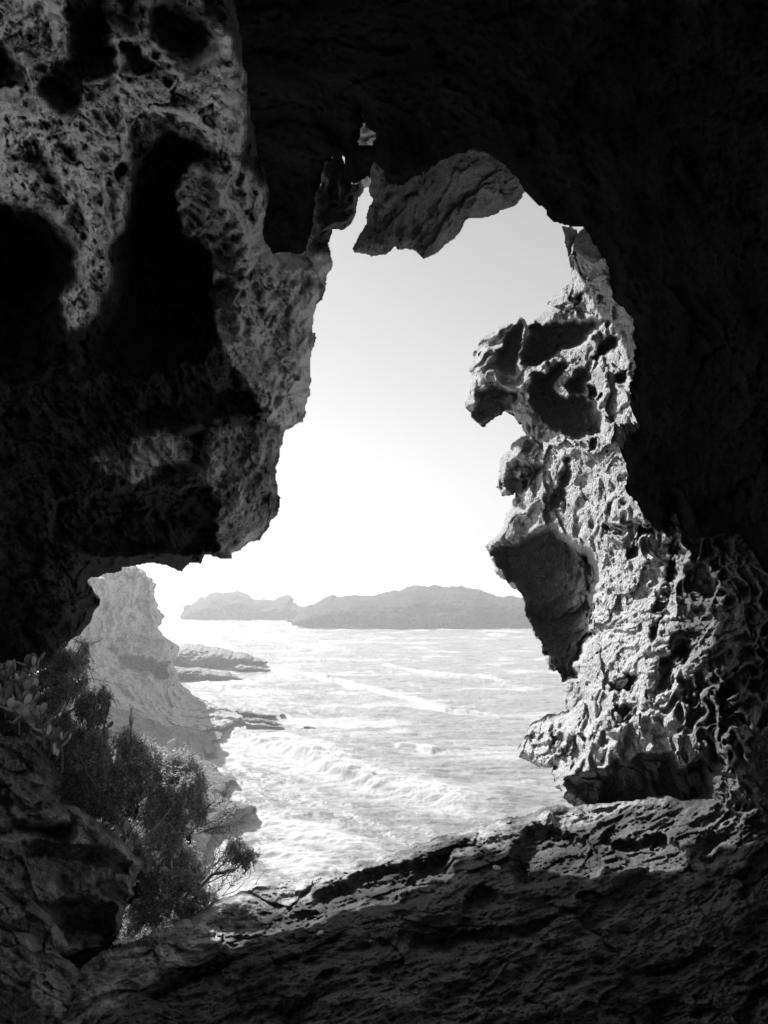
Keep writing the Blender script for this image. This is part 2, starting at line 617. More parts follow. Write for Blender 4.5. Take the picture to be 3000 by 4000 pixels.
def rel_sill(p, u, v, pt):
    """chunky broken rock, its beds running along the sill"""
    p = spread_out(p, 4.0, .55)
    z = p[:, 2] - CAM_Z
    a = math.radians(22)
    al = p[:, 0] * math.cos(a) + z * math.sin(a)
    ac = -p[:, 0] * math.sin(a) + z * math.cos(a)
    w = np.stack([fbm(p * 1.5, 3, 61), fbm(p * 1.5, 3, 62), fbm(p * 1.5, 3, 63)], 1)
    q = np.stack([al * .6, p[:, 1] * .6, ac * 1.35], 1)
    h = 0.16 * fbm(p * 1.0, 4, 1, .5)
    h += 0.20 * blocks(q * 2.2 + .35 * w, 5)
    h += 0.09 * blocks(q * 5.5 + .6 * w, 6)
    h += 0.035 * blocks(q * 14.0 + .8 * w, 7)
    h += 0.10 * ridged(q * 2.2 + .3 * w, 5, 25, 0.62)
    h += 0.08 * fbm(q * 6, 5, 29, .7)
    d1, d2 = worley(q * 9 + .6 * w, 8)
    h -= 0.06 * sstep(.42, .2, d1) * sstep(-.3, .3, fbm(p * 2.6, 2, 49))
    return h

def mk_rel_far(s, amp):
    def f(p, u, v, pt):
        q = p * np.array([1, 1, 1.8]) * s
        return amp * (0.9 * fbm(q, 4, 3) + 1.1 * ridged(q * 2.3, 5, 7, 0.65) + .5 * ridged(q * 7 + .3, 3, 9, .6))
    return f

# ------------------------------------------------------------------ the cave
# left wall ----------------------------------------------------------
edge_left = R2([(218, 770), (228, 810), (238, 850), (233, 895), (215, 915), (210, 960), (200, 1000), (190, 1035),
                (165, 1055), (155, 1090), (152, 1130), (143, 1180), (158, 1183), (155, 1240), (140, 1290), (135, 1330),
                (140, 1400), (135, 1475), (120, 1500), (115, 1560), (100, 1600), (60, 1620), (20, 1640)]) + \
    R5([(1425, 620), (1415, 680), (1395, 730), (1378, 800), (1375, 850), (1385, 910), (1400, 950), (1398, 985),
        (1388, 1030), (1345, 1075), (1345, 1100), (1310, 1140), (1300, 1165), (1250, 1172), (1200, 1220), (1160, 1228),
        (1162, 1260), (1100, 1262), (1060, 1245), (1025, 1235), (1005, 1280), (975, 1275), (960, 1270), (945, 1285),
        (910, 1325), (880, 1315), (830, 1290), (790, 1282), (740, 1280), (680, 1290), (610, 1298), (605, 1320),
        (570, 1330), (520, 1333), (455, 1350), (435, 1370), (432, 1400), (445, 1430), (460, 1440), (470, 1470),
        (500, 1482)]) + \
    R6([(545, 355), (520, 385), (500, 430), (470, 480), (440, 520), (400, 545), (360, 590), (340, 620), (330, 650),
        (290, 680), (250, 705), (200, 720), (120, 760), (0, 840)])
poly_left = [(-900, -800), (480, -800), (500, -20), (511, 26), (524, 110), (537, 195), (548, 270), (559, 338), (581, 403),
             (575, 460), (572, 520), (590, 548), (625, 545), (655, 545), (690, 520)] + edge_left + [(-900, 1500)]
ctrl_left = [(-900, -800, 2.1), (480, -800, 2.3), (-900, 300, 2.1), (-900, 1500, 2.1), (-300, 300, 2.6),
             (0, 0, 3.1), (120, 60, 2.85), (120, 180, 2.9), (0, 200, 3.3), (230, 60, 3.9), (300, 0, 3.6), (300, 130, 3.45),
             (350, 60, 3.8), (470, 30, 3.5), (480, 130, 3.5), (525, 200, 4.0), (430, 90, 4.3),
             (0, 320, 2.75), (100, 300, 2.7), (150, 400, 2.6), (230, 300, 2.85), (268, 420, 3.0), (200, 520, 2.75), (220, 620, 2.95), (180, 720, 3.2), (60, 420, 2.75),
             (370, 230, 3.35), (440, 270, 3.2), (500, 240, 3.4), (540, 300, 4.0), (420, 330, 3.3),
             (0, 600, 3.9), (100, 560, 3.8), (60, 480, 3.3), (430, 420, 3.5), (470, 500, 3.7), (400, 560, 4.3), (540, 430, 4.1), (560, 520, 4.4),
             (320, 500, 4.4), (320, 650, 4.5),
             (0, 900, 3.6), (250, 850, 4.0), (420, 740, 4.6), (500, 640, 4.5), (500, 800, 4.9), (540, 900, 5.3), (620, 620, 5.3), (690, 560, 6.2), (660, 850, 6.0), (600, 760, 5.3),
             (0, 1200, 3.5), (250, 1000, 3.8), (250, 1150, 4.3), (350, 960, 4.1), (480, 1000, 4.8), (480, 1100, 5.1), (590, 1050, 5.8), (500, 1190, 5.7), (300, 1220, 4.7),
             (180, 1300, 4.2), (0, 1400, 4.2), (0, 1500, 4.5), (100, 1450, 4.5)]
pits_left = [
    (R1([(640, 880), (700, 830), (780, 690), (850, 650), (900, 690), (960, 720), (1040, 760), (950, 810), (900, 880),
         (870, 960), (880, 1080), (930, 1180), (1000, 1190), (1060, 1270), (1050, 1400), (1060, 1500), (1080, 1659),
         (1020, 1800), (700, 1900), (400, 1850), (380, 1700), (430, 1640), (480, 1580), (540, 1420), (540, 1300),
         (530, 1220), (600, 1160), (625, 1100), (630, 950)]), 0.9, 40),
    (R1([(-100, 990), (0, 1010), (100, 1070), (180, 1050), (280, 1130), (380, 1250), (380, 1400), (300, 1480), (340, 1640),
         (390, 1800), (200, 1900), (-100, 1900)]), 0.7, 45),
    (R1([(-60, 180), (0, 200), (60, 250), (130, 330), (165, 420), (170, 480), (120, 440), (0, 440), (-60, 430)]), 0.5, 24),
    (R1([(300, 60), (340, 30), (500, 40), (520, 120), (560, 160), (500, 200), (590, 260), (570, 330), (580, 370), (410, 410),
         (400, 480), (380, 560), (300, 580), (250, 530), (190, 480), (190, 400), (230, 380), (290, 370), (335, 290),
         (330, 210), (330, 120)]), 0.5, 28),
    (R1([(600, 200), (700, 260), (780, 320), (740, 370), (640, 420), (600, 400)]), 0.4, 22),
    (R1([(740, 50), (830, 30), (900, 70), (1000, 130), (1010, 200), (960, 270), (850, 260), (790, 240), (740, 150)]), 0.4, 26),
    (R1([(810, 380), (880, 380), (890, 440), (840, 450)]), 0.15, 12),
    (R1([(1200, 800), (1290, 790), (1300, 900), (1270, 1100), (1180, 1100), (1120, 960), (1160, 880)]), 0.2, 20),
    (R5([(780, 900), (1050, 890), (1090, 1010), (1080, 1110), (1100, 1200), (900, 1230), (500, 1240), (250, 1150), (300, 960)]), 0.6, 60),
    (R5([(640, 560), (900, 480), (1000, 420), (1240, 420), (1300, 520), (1120, 550), (900, 600), (700, 620)]), 0.35, 30),
]
ribs_left = [(R1([(560, -50), (570, 120), (600, 240), (590, 380)]), .30, 17), (R1([(690, -50), (740, 150), (790, 260), (870, 330), (900, 430)]), .32, 18),
             (R1([(950, -50), (1000, 80), (1090, 180), (1160, 290), (1210, 420), (1230, 640)]), .35, 20), (R1([(1140, 780), (1150, 840), (1080, 910), (1110, 1000), (1190, 1150), (1210, 1280)]), .3, 18),
             (R1([(590, 440), (630, 560), (640, 700), (625, 880), (615, 1080)]), .3, 16), (R1([(1300, 930), (1330, 1130), (1340, 1330), (1340, 1540)]), .35, 15),
             (R1([(1230, 900), (1250, 1050), (1230, 1300), (1180, 1500), (1200, 1640)]), .25, 14), (R1([(0, 520), (150, 620), (300, 800), (480, 1050), (530, 1200), (530, 1400)]), .28, 22),
             (R1([(150, 480), (330, 640), (430, 860), (500, 980)]), .22, 16), (R1([(0, 780), (170, 930), (330, 1080)]), .2, 18), (R1([(200, 0), (320, 110), (320, 280)]), .25, 16),
             (R1([(20, 220), (120, 330), (175, 470)]), .25, 12), (R1([(740, 560), (860, 560), (960, 620), (1070, 720)]), .25, 16), (R1([(870, 950), (880, 1080), (940, 1170)]), .2, 12),
             (R2([(120, 800), (170, 950), (110, 1100), (100, 1300)]), .2, 12), (R2([(40, 900), (60, 1050), (30, 1250), (80, 1380)]), .22, 14),
             (R5([(1260, 340), (1310, 520), (1200, 545), (1000, 580), (900, 620)]), .22, 12), (R5([(1280, 600), (1300, 700), (1280, 800), (1310, 900)]), .15, 12)]
lit_lichen_left = [R1([(0, -50), (310, -40), (330, 200), (330, 300), (200, 400), (170, 480), (0, 470), (-200, 300), (-200, -50)]),  # lit bulges and rim painted paler; includes a lichen patch of its own colour
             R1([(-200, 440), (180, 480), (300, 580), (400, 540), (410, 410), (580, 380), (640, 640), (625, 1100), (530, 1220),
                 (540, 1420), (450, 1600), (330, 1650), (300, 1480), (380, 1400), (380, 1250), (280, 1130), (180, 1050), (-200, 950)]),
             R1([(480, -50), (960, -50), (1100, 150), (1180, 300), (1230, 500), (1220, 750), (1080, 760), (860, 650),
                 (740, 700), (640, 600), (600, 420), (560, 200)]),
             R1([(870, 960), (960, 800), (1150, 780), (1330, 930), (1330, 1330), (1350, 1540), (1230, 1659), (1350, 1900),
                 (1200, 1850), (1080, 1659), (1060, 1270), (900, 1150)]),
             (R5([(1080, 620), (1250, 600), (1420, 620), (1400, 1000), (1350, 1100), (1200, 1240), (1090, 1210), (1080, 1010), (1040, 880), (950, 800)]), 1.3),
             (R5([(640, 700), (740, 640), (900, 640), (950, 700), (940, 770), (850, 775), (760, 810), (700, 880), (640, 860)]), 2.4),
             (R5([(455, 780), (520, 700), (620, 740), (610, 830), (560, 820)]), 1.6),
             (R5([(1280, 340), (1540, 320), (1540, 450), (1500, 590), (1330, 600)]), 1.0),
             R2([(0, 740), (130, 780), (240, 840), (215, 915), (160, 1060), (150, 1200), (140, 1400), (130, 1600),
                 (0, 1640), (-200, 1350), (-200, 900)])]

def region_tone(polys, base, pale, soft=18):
    """paints light into the colour: lit faces paler, unlit stone darker, with lichen patches"""
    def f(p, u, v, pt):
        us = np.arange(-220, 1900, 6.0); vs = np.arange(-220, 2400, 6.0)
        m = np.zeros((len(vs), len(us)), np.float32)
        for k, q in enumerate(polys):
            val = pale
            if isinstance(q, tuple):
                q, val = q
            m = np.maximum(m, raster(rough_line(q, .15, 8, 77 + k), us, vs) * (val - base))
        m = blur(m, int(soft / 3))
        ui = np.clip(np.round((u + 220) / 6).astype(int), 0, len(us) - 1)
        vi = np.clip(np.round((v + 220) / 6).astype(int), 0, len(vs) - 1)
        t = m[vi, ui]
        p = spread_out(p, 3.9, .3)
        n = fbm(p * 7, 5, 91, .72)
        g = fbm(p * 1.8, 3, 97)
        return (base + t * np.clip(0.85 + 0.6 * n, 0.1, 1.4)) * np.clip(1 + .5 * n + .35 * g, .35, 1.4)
    return f

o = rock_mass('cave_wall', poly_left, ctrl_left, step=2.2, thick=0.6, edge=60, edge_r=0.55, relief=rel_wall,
              pits=[(a, b * 1.6, c * .16, c * 2.2, .42) for a, b, c in pits_left], ribs=ribs_left, mat=M_WALL, tone=region_tone(lit_lichen_left, 0.14, 3.2, 7), seed=3,
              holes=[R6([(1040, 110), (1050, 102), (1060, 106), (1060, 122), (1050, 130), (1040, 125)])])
tag(o, kind='structure')

# ceiling and the near right wall -------------------------------------
window = R2([(350, 315), (360, 230), (358, 130), (366, 130), (370, 190), (385, 235), (410, 250), (432, 258), (436, 268), (418, 300), (415, 316), (380, 312)])
poly_top = [(430, -130), (2560, -130), (2560, 1500), (1900, 1330), (1659, 1240)] + \
    R3([(1500, 1500), (1250, 1530), (1190, 1480), (1165, 1380), (1150, 1300), (1140, 1440), (1060, 1490), (990, 1390), (895, 1290), (910, 1200), (880, 1100),
        (880, 970), (975, 935), (930, 850), (930, 750), (960, 640), (960, 500), (945, 370)]) + \
    R2([(1655, 1300), (1640, 1130), (1545, 1040), (1530, 900), (1480, 815), (1430, 740), (1400, 700), (1290, 685),
        (1235, 650), (1210, 605), (1150, 560), (1120, 530), (1060, 450), (1000, 390), (960, 360), (880, 330),
        (760, 380), (640, 460), (500, 520), (440, 600), (420, 570), (400, 530), (413, 500), (415, 470), (385, 462), (330, 500), (300, 480), (280, 365),
        (210, 380), (170, 560), (150, 700), (130, 850), (0, 900)]) + [(560, 620), (430, 500)]
ctrl_top = [(430, -800, 2.2), (1500, -800, 2.2), (2560, -800, 2.1), (2560, 1500, 2.0), (2560, 300, 2.0),
            (560, 0, 4.2), (830, 0, 3.8), (1300, 0, 3.3), (1659, 0, 2.7), (1659, 500, 2.7), (1659, 900, 2.8), (1659, 1200, 3.0),
            (560, 500, 7.2), (640, 500, 7.2), (700, 380, 6.8), (800, 390, 5.9), (900, 250, 5.2), (1000, 330, 5.2), (1130, 430, 5.2), (1250, 520, 4.9),
            (1330, 640, 4.6), (1380, 760, 4.5), (1385, 950, 4.4), (1380, 1050, 4.3), (1450, 1150, 4.1),
            (1500, 700, 3.7), (1500, 1000, 3.7)]
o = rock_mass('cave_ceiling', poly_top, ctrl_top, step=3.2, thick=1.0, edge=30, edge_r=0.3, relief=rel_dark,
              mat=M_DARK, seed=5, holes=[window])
tag(o, kind='structure')

# right wall, sunlit and honeycombed ----------------------------------
edge_right = R2([(1340, 950), (1310, 965), (1280, 1010), (1250, 1015), (1225, 1070), (1190, 1110), (1140, 1148)]) + \
    R3([(362, 376), (345, 340), (320, 325), (300, 335), (280, 360), (200, 380), (190, 400), (130, 430), (115, 440), (90, 500),
        (60, 520), (65, 560), (40, 615), (55, 650), (45, 700), (50, 740), (20, 790), (25, 825), (45, 830), (50, 870),
        (80, 895), (105, 917), (130, 890), (180, 860), (230, 832), (280, 845), (300, 895), (325, 900), (330, 940),
        (350, 965), (300, 990), (270, 1010), (265, 1040), (210, 1090), (205, 1130), (200, 1200), (185, 1250), (210, 1270),
        (215, 1300), (250, 1290), (290, 1275), (305, 1295), (275, 1320), (270, 1360), (240, 1390), (230, 1450), (190, 1510),
        (160, 1530), (125, 1565), (135, 1590)]) + \
    R4([(145, 215), (155, 260), (175, 300), (185, 340), (240, 370), (270, 410), (320, 440), (340, 500), (345, 560),
        (370, 600), (400, 680), (430, 700), (435, 755), (465, 850), (520, 860), (540, 920), (555, 980), (560, 1060),
        (585, 1075), (530, 1100), (480, 1120), (400, 1140), (362, 1165), (365, 1215), (330, 1240), (300, 1290), (310, 1330),
        (370, 1350), (420, 1380), (470, 1385), (540, 1370), (490, 1390), (485, 1415), (510, 1450), (500, 1490),
        (540, 1510), (545, 1545), (575, 1570), (600, 1585)])
edge_right = edge_right[::-1]
poly_right = edge_right + R2([(1345, 860), (1325, 840), (1340, 815), (1360, 770), (1450, 700), (1750, 800)]) + \
    [(1520, 700), (1560, 1100), (1700, 1150), (2560, 1150), (2560, 2100), (1500, 1850), (1300, 1800)]
ctrl_right = [(1240, 560, 6.6), (1320, 560, 6.0), (1400, 700, 5.3), (1180, 690, 7.6), (1320, 750, 6.2), (1390, 900, 5.2), (1560, 1100, 4.6),
              (1020, 820, 8.3), (1060, 740, 8.3), (1130, 800, 7.8), (1220, 850, 7.1), (1140, 930, 7.7), (1320, 950, 5.8),
              (1090, 1010, 8.0), (1100, 1050, 8.0), (1250, 1080, 6.6), (1370, 1100, 5.4),
              (1055, 1190, 8.3), (1200, 1200, 7.2), (1340, 1200, 5.7), (1450, 1180, 4.9), (1560, 1200, 4.2), (1659, 1300, 3.5),
              (1130, 1290, 7.8), (1250, 1350, 6.5), (1340, 1380, 5.5), (1450, 1400, 4.6), (1560, 1450, 3.9), (1659, 1550, 3.3),
              (1190, 1440, 7.2), (1220, 1530, 6.8), (1300, 1500, 5.7), (1130, 1620, 7.2), (1220, 1600, 6.3), (1230, 1720, 5.8),
              (1350, 1600, 5.0), (1500, 1600, 4.1), (1400, 1720, 5.2), (1600, 1720, 3.7),
              (2560, 1150, 2.0), (2560, 2100, 1.8), (1900, 1400, 2.8)]
pits_right = [
    (R3([(370, 380), (520, 350), (620, 335), (700, 335), (790, 345), (740, 400), (680, 460), (600, 500), (480, 560), (430, 590), (350, 605), (340, 500)]), 1.0, 16),
    (R3([(380, 640), (430, 625), (500, 600), (570, 570), (580, 600), (520, 670), (500, 720), (530, 750), (620, 750), (740, 790), (770, 870), (770, 970),
         (600, 990), (540, 940), (450, 900), (390, 820), (370, 700)]), 1.1, 16),
    (R3([(590, 660), (640, 600), (700, 570), (705, 640), (680, 690), (740, 740), (730, 770), (600, 750), (560, 700)]), 0.6, 12),
    (R3([(210, 500), (260, 410), (320, 345), (340, 370), (330, 470), (310, 560), (300, 640), (200, 620), (170, 590)]), 0.7, 14),
    (R3([(80, 720), (150, 690), (240, 710), (320, 720), (320, 780), (280, 830), (180, 850), (110, 900), (60, 840)]), 0.6, 14),
    (R3([(740, 480), (800, 430), (865, 440), (850, 490), (780, 530), (740, 560), (710, 550)]), 0.5, 10),
    (R3([(580, 580), (640, 540), (650, 560), (600, 600)]), 0.2, 8),
    (R3([(830, 680), (850, 630), (900, 615), (900, 660), (850, 690)]), 0.2, 9),
    (R3([(790, 860), (820, 850), (830, 900), (800, 910)]), 0.15, 8),
    (R3([(740, 230), (800, 180), (800, 210), (760, 245)]), 0.12, 7),
    (R3([(540, 290), (700, 150), (720, 160), (640, 260), (560, 320)]), 0.2, 10),
    (R3([(340, 1020), (400, 990), (450, 1010), (450, 1060), (360, 1080), (330, 1060)]), 0.3, 14),
    (R3([(230, 1250), (300, 1100), (350, 1120), (470, 1110), (470, 1150), (420, 1200), (360, 1260), (300, 1290)]), 0.4, 16),
    (R3([(560, 1090), (600, 1080), (600, 1160), (560, 1250), (540, 1390), (470, 1380), (480, 1300), (530, 1200)]), 0.3, 14),
    (R4([(160, 230), (330, 130), (420, 100), (480, 60), (560, 120), (620, 180), (720, 230), (740, 400), (730, 560), (740, 660), (670, 760),
         (620, 820), (640, 900), (560, 920), (500, 830), (440, 760), (400, 640), (350, 560), (330, 440), (240, 350)]), 1.3, 26),
    (R4([(770, 60), (900, 50), (1100, 60), (1060, 130), (960, 160), (960, 250), (900, 260), (850, 160), (780, 120)]), 0.4, 20),
    (R4([(800, 930), (900, 860), (980, 870), (960, 900), (920, 980), (800, 980)]), 0.3, 16),
    (R4([(1000, 980), (1060, 860), (1150, 690), (1250, 690), (1240, 780), (1160, 860), (1130, 960), (1030, 1050)]), 0.3, 20),
    (R4([(850, 1330), (1000, 1300), (1150, 1290), (1190, 1380), (1300, 1330), (1360, 1480), (1380, 1640), (600, 1640), (560, 1560), (560, 1440), (720, 1400)]), 1.6, 26),
    (R4([(390, 1180), (430, 1150), (450, 1190), (500, 1210), (560, 1200), (600, 1260), (560, 1330), (460, 1330), (390, 1290)]), 0.25, 12),
    (R4([(830, 1040), (960, 1010), (950, 1080), (880, 1150), (800, 1180), (780, 1100)]), 0.25, 18),
    (R4([(1160, 60), (1170, 330), (1130, 450), (1100, 560), (1050, 700), (1020, 760), (1040, 560), (1090, 400), (1130, 250), (1140, 100)]), 0.22, 9),
    (R4([(1210, 950), (1290, 940), (1300, 1000), (1260, 1060), (1210, 1040)]), 0.2, 14),
]
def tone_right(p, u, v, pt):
    return (1.0 - 0.35 * sstep(0.2, 0.9, fbm(p * 1.2, 3, 99))) * (1 - 0.75 * sstep(1410, 1530, u + 60 * fbm(p * 2, 3, 5)))  # dim light towards the right painted in as a darker tone
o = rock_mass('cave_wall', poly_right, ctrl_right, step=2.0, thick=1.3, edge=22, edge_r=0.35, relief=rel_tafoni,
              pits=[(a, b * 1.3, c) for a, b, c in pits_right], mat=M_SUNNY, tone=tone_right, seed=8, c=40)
tag(o, kind='structure')

# sill --------------------------------------------------------------
edge_sill = R7([(120, 1521), (160, 1490), (220, 1450), (270, 1400), (295, 1350), (320, 1310), (370, 1290), (430, 1272), (410, 1250),
                (440, 1215), (500, 1155), (580, 1115), (640, 1105), (720, 1070), (820, 1020), (930, 980), (1030, 940),
                (1120, 880), (1200, 835), (1280, 810), (1380, 775)]) + \
    R8([(80, 450), (150, 440), (240, 400), (330, 378), (440, 360), (500, 335), (600, 300), (700, 275), (800, 245), (870, 235),
        (960, 205), (1040, 205), (1150, 195), (1250, 185), (1340, 172), (1400, 185)])
poly_sill = [(-900, 2950), (-900, 2500)] + [(20, 2240)] + edge_sill + [(1800, 1700), (2560, 1700), (2560, 2950)]
ctrl_sill = [(-900, 2950, 1.55), (2560, 2950, 1.55), (800, 2950, 1.55), (2560, 1700, 1.9), (-900, 2500, 1.7),
             (60, 2212, 2.7), (300, 2212, 2.5), (800, 2212, 2.3), (1300, 2212, 2.2), (1659, 2212, 2.1),
             (180, 2080, 3.1), (350, 1980, 3.9), (600, 1900, 4.7), (800, 1840, 5.0), (1000, 1780, 5.2), (1200, 1740, 5.3),
             (1450, 1740, 4.5), (1659, 1760, 3.6), (600, 2050, 3.4), (900, 1980, 3.7), (1200, 1900, 3.8), (1659, 1950, 2.8),
             (1000, 2100, 2.8), (1400, 2050, 2.9)]
pits_sill = [
    (R8([(180, 500), (300, 440), (480, 380), (640, 350), (660, 420), (640, 480), (560, 520), (400, 560), (230, 560), (170, 540)]), 0.22, 18),
    (R8([(830, 320), (920, 260), (1040, 300), (1110, 350), (1120, 430), (960, 480), (850, 470), (830, 400)]), 0.30, 22),
    (R8([(680, 500), (760, 470), (830, 490), (870, 490), (700, 590), (665, 560)]), 0.18, 12),
    (R8([(500, 640), (640, 600), (860, 590), (1000, 560), (900, 640), (700, 650), (550, 700), (480, 690)]), 0.2, 16),
    (R7([(800, 1380), (950, 1270), (1120, 1200), (1300, 1130), (1250, 1180), (1000, 1320), (830, 1400)]), 0.15, 10),
    (R8([(1150, 330), (1330, 300), (1400, 350), (1480, 440), (1340, 430), (1200, 400)]), 0.2, 18),
]
lit_sill = [(R7([(100, 1560), (300, 1290), (500, 1150), (1100, 880), (1300, 800), (1500, 740), (1750, 720), (1700, 820), (1400, 960), (1000, 1150),
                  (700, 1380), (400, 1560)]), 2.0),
             (R8([(180, 390), (800, 230), (1400, 160), (1400, 220), (900, 290), (500, 400), (0, 540), (0, 460)]), 1.5)]  # paler strips painted where sunlight should catch the sill edge
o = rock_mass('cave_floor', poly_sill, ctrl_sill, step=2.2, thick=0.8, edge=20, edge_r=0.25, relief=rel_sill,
              pits=pits_sill, mat=M_SILL, tone=region_tone(lit_sill, 0.5, 1.5), seed=13)
tag(o, kind='structure')

# the rest of the cave behind the camera --------------------------------
def cave_back():
    n, rings = 96, 60
    th = np.linspace(0, 2 * np.pi, n, endpoint=False)
    V = []
    for k in range(rings):
        t = k / (rings - 1)
        y = 2.2 - 6.4 * t
        sh = 1 - 0.0 * t
        if t > 0.8:
            sh = max(0.02, math.sqrt(max(0, 1 - ((t - 0.8) / 0.2) ** 2)))
        c, s = np.cos(th), np.sin(th)
        r = 1 / (np.abs(c) ** 5 + np.abs(s) ** 5) ** 0.2
        V.append(np.stack([1.92 * r * c * sh, np.full(n, y), CAM_Z + 0.35 + 1.88 * r * s * sh], 1))
    P = np.concatenate(V)
    out = P.copy(); out[:, 1] = 0; out[:, 2] -= CAM_Z
    out /= np.maximum(np.linalg.norm(out, axis=1, keepdims=True), 1e-3)
    P = P + out * (0.12 * np.abs(fbm(P * 1.5, 4, 3)))[:, None]
    idx = np.arange(len(P)).reshape(rings, n)
    nx = np.roll(idx, -1, 1)
    f = np.stack([idx[:-1].ravel(), nx[:-1].ravel(), nx[1:].ravel(), idx[1:].ravel()], 1)
    # unseen shell cut away to let skylight onto the walls: floor and low rim stay
    c = P[f].mean(1)
    rag = 0.25 * fbm(c * 2.0, 3, 5)
    f = f[~((c[:, 2] > CAM_Z - 1.2 + rag) & (c[:, 1] < 9))]
    Q = P + out * 0.5
    g = f[:, ::-1] + len(P)
    e = np.concatenate([f[:, [k, (k + 1) % 4]] for k in range(4)])
    key = np.sort(e, 1)
    _, first, cnt = np.unique(key, axis=0, return_index=True, return_counts=True)
    e = e[first[cnt == 1]]
    rim = np.stack([e[:, 1], e[:, 0], e[:, 0] + len(P), e[:, 1] + len(P)], 1)
    return new_mesh('cave_wall', np.concatenate([P, Q]), [np.concatenate([f, g, rim])], M_DARK)
tag(cave_back(), kind='structure')
# ------------------------------------------------------------------ things of rock at the mouth
hang = R2([(405, 380), (400, 530), (420, 570), (400, 610), (388, 650), (392, 680), (375, 710), (345, 760), (323, 795), (335, 818),
           (385, 822), (415, 835), (480, 828), (510, 800), (525, 790), (540, 803), (600, 802), (640, 830), (650, 843),
           (700, 828), (770, 775), (820, 730), (845, 690), (855, 665), (930, 658), (1000, 635), (1050, 610), (1090, 590),
           (1115, 565), (1135, 520), (1100, 380), (900, 250), (600, 250)])
ctrl_hang = [(720, 480, 5.9), (780, 540, 5.9), (770, 400, 5.8), (900, 545, 6.6), (880, 480, 6.5), (880, 380, 6.0), (1000, 470, 6.9),
             (1010, 400, 6.6), (1120, 430, 6.6), (1060, 340, 6.0), (900, 300, 5.8), (1000, 300, 5.8)]
def rel_hang(p, u, v, pt):
    d = p - np.array([0, 0, CAM_Z])
    p = d / d[:, 1:2] * 6.5 + np.stack([d[:, 0] * 0, d[:, 1] * .3, d[:, 2] * 0 + CAM_Z], 1)
    q = np.stack([(p[:, 0] - 0.5 * p[:, 2]) * 1.6, p[:, 1], (p[:, 2] + 0.5 * p[:, 0]) * 0.5], 1)
    return 0.12 * fbm(p * 1.3, 3, 1) + 0.12 * blocks(q * 2.2 + .3 * fbm(p * 2, 3, 8)[:, None], 3) + 0.05 * blocks(q * 6 + .3 * fbm(p * 3, 3, 8)[:, None], 4) + 0.11 * ridged(q * 2.4, 5, 4, .6) + 0.035 * fbm(p * 9, 4, 7, .65)
M_HANG = rock_mat('hanging_rock_stone', 0.09, 0.30, bump=0.8, bdist=0.03)
o = rock_mass('hanging_rock', hang, ctrl_hang, step=2.2, thick=1.0, edge=26, edge_r=0.3, relief=rel_hang, mat=M_HANG, seed=21)
tag(o, 'grey pointed rock hanging from the cave roof into the top of the opening', 'rock')

spur = R2([(120, 760), (150, 560), (200, 370), (280, 350), (310, 470), (340, 500), (372, 480), (385, 515), (372, 545), (358, 560),
           (350, 600), (343, 640), (330, 670), (300, 700), (285, 712), (238, 710), (232, 735), (220, 770), (180, 820), (120, 860)])
o = rock_mass('rock_spur', spur, [(680, 350, 6.6), (760, 420, 7.2), (700, 480, 6.8), (670, 540, 6.4), (740, 350, 7.0)], step=2.0,
              thick=0.8, edge=18, edge_r=0.2, relief=rel_tafoni, mat=M_HANG, seed=23,
              pits=[(R2([(215, 500), (250, 520), (250, 580), (225, 600), (215, 560)]), 0.2, 8)])
tag(o, 'narrow knobbly rock spur left of the slot beside the hanging rock', 'rock')

o = rock_mass('chimney_rock', R2([(300, 600), (320, 560), (345, 540), (330, 500), (335, 300), (345, 80), (430, 80), (455, 300), (425, 400), (418, 480), (405, 512),
                                  (388, 515), (372, 545), (352, 560), (346, 600), (340, 620)]),
              [(770, 300, 8.2), (790, 400, 8.4), (760, 440, 8.2), (775, 220, 8.0)], step=1.8, thick=0.5, edge=10, edge_r=0.15,
              relief=rel_tafoni, mat=M_SUNNY, seed=25, tone=lambda p, u, v, pt: np.ones(len(p)))
tag(o, 'pale sunlit rock seen through the small hole in the cave roof', 'rock')

o = rock_mass('wedged_rock', R2([(1295, 690), (1340, 690), (1375, 712), (1372, 740), (1345, 790), (1338, 830), (1325, 838), (1322, 810), (1308, 760)]),
              [(1210, 500, 6.4), (1230, 530, 6.4), (1240, 560, 6.5)], step=1.6, thick=0.4, edge=10, edge_r=0.15,
              relief=lambda p, u, v, pt: 0.05 * fbm(p * 4, 4, 3), mat=M_HANG, seed=27)
tag(o, 'small dark grey stone at the upper right rim, left of its larger neighbour', 'rock')
o = rock_mass('wedged_rock', R2([(1375, 715), (1420, 690), (1500, 790), (1475, 850), (1450, 858), (1410, 850), (1345, 800), (1352, 760)]),
              [(1250, 530, 6.0), (1280, 550, 5.9), (1300, 570, 5.9)], step=1.8, thick=0.5, edge=12, edge_r=0.2,
              relief=lambda p, u, v, pt: 0.06 * fbm(p * 3, 4, 5), mat=M_HANG, seed=28)
tag(o, 'smooth dark grey boulder wedged between the ceiling edge and the honeycombed wall', 'rock')

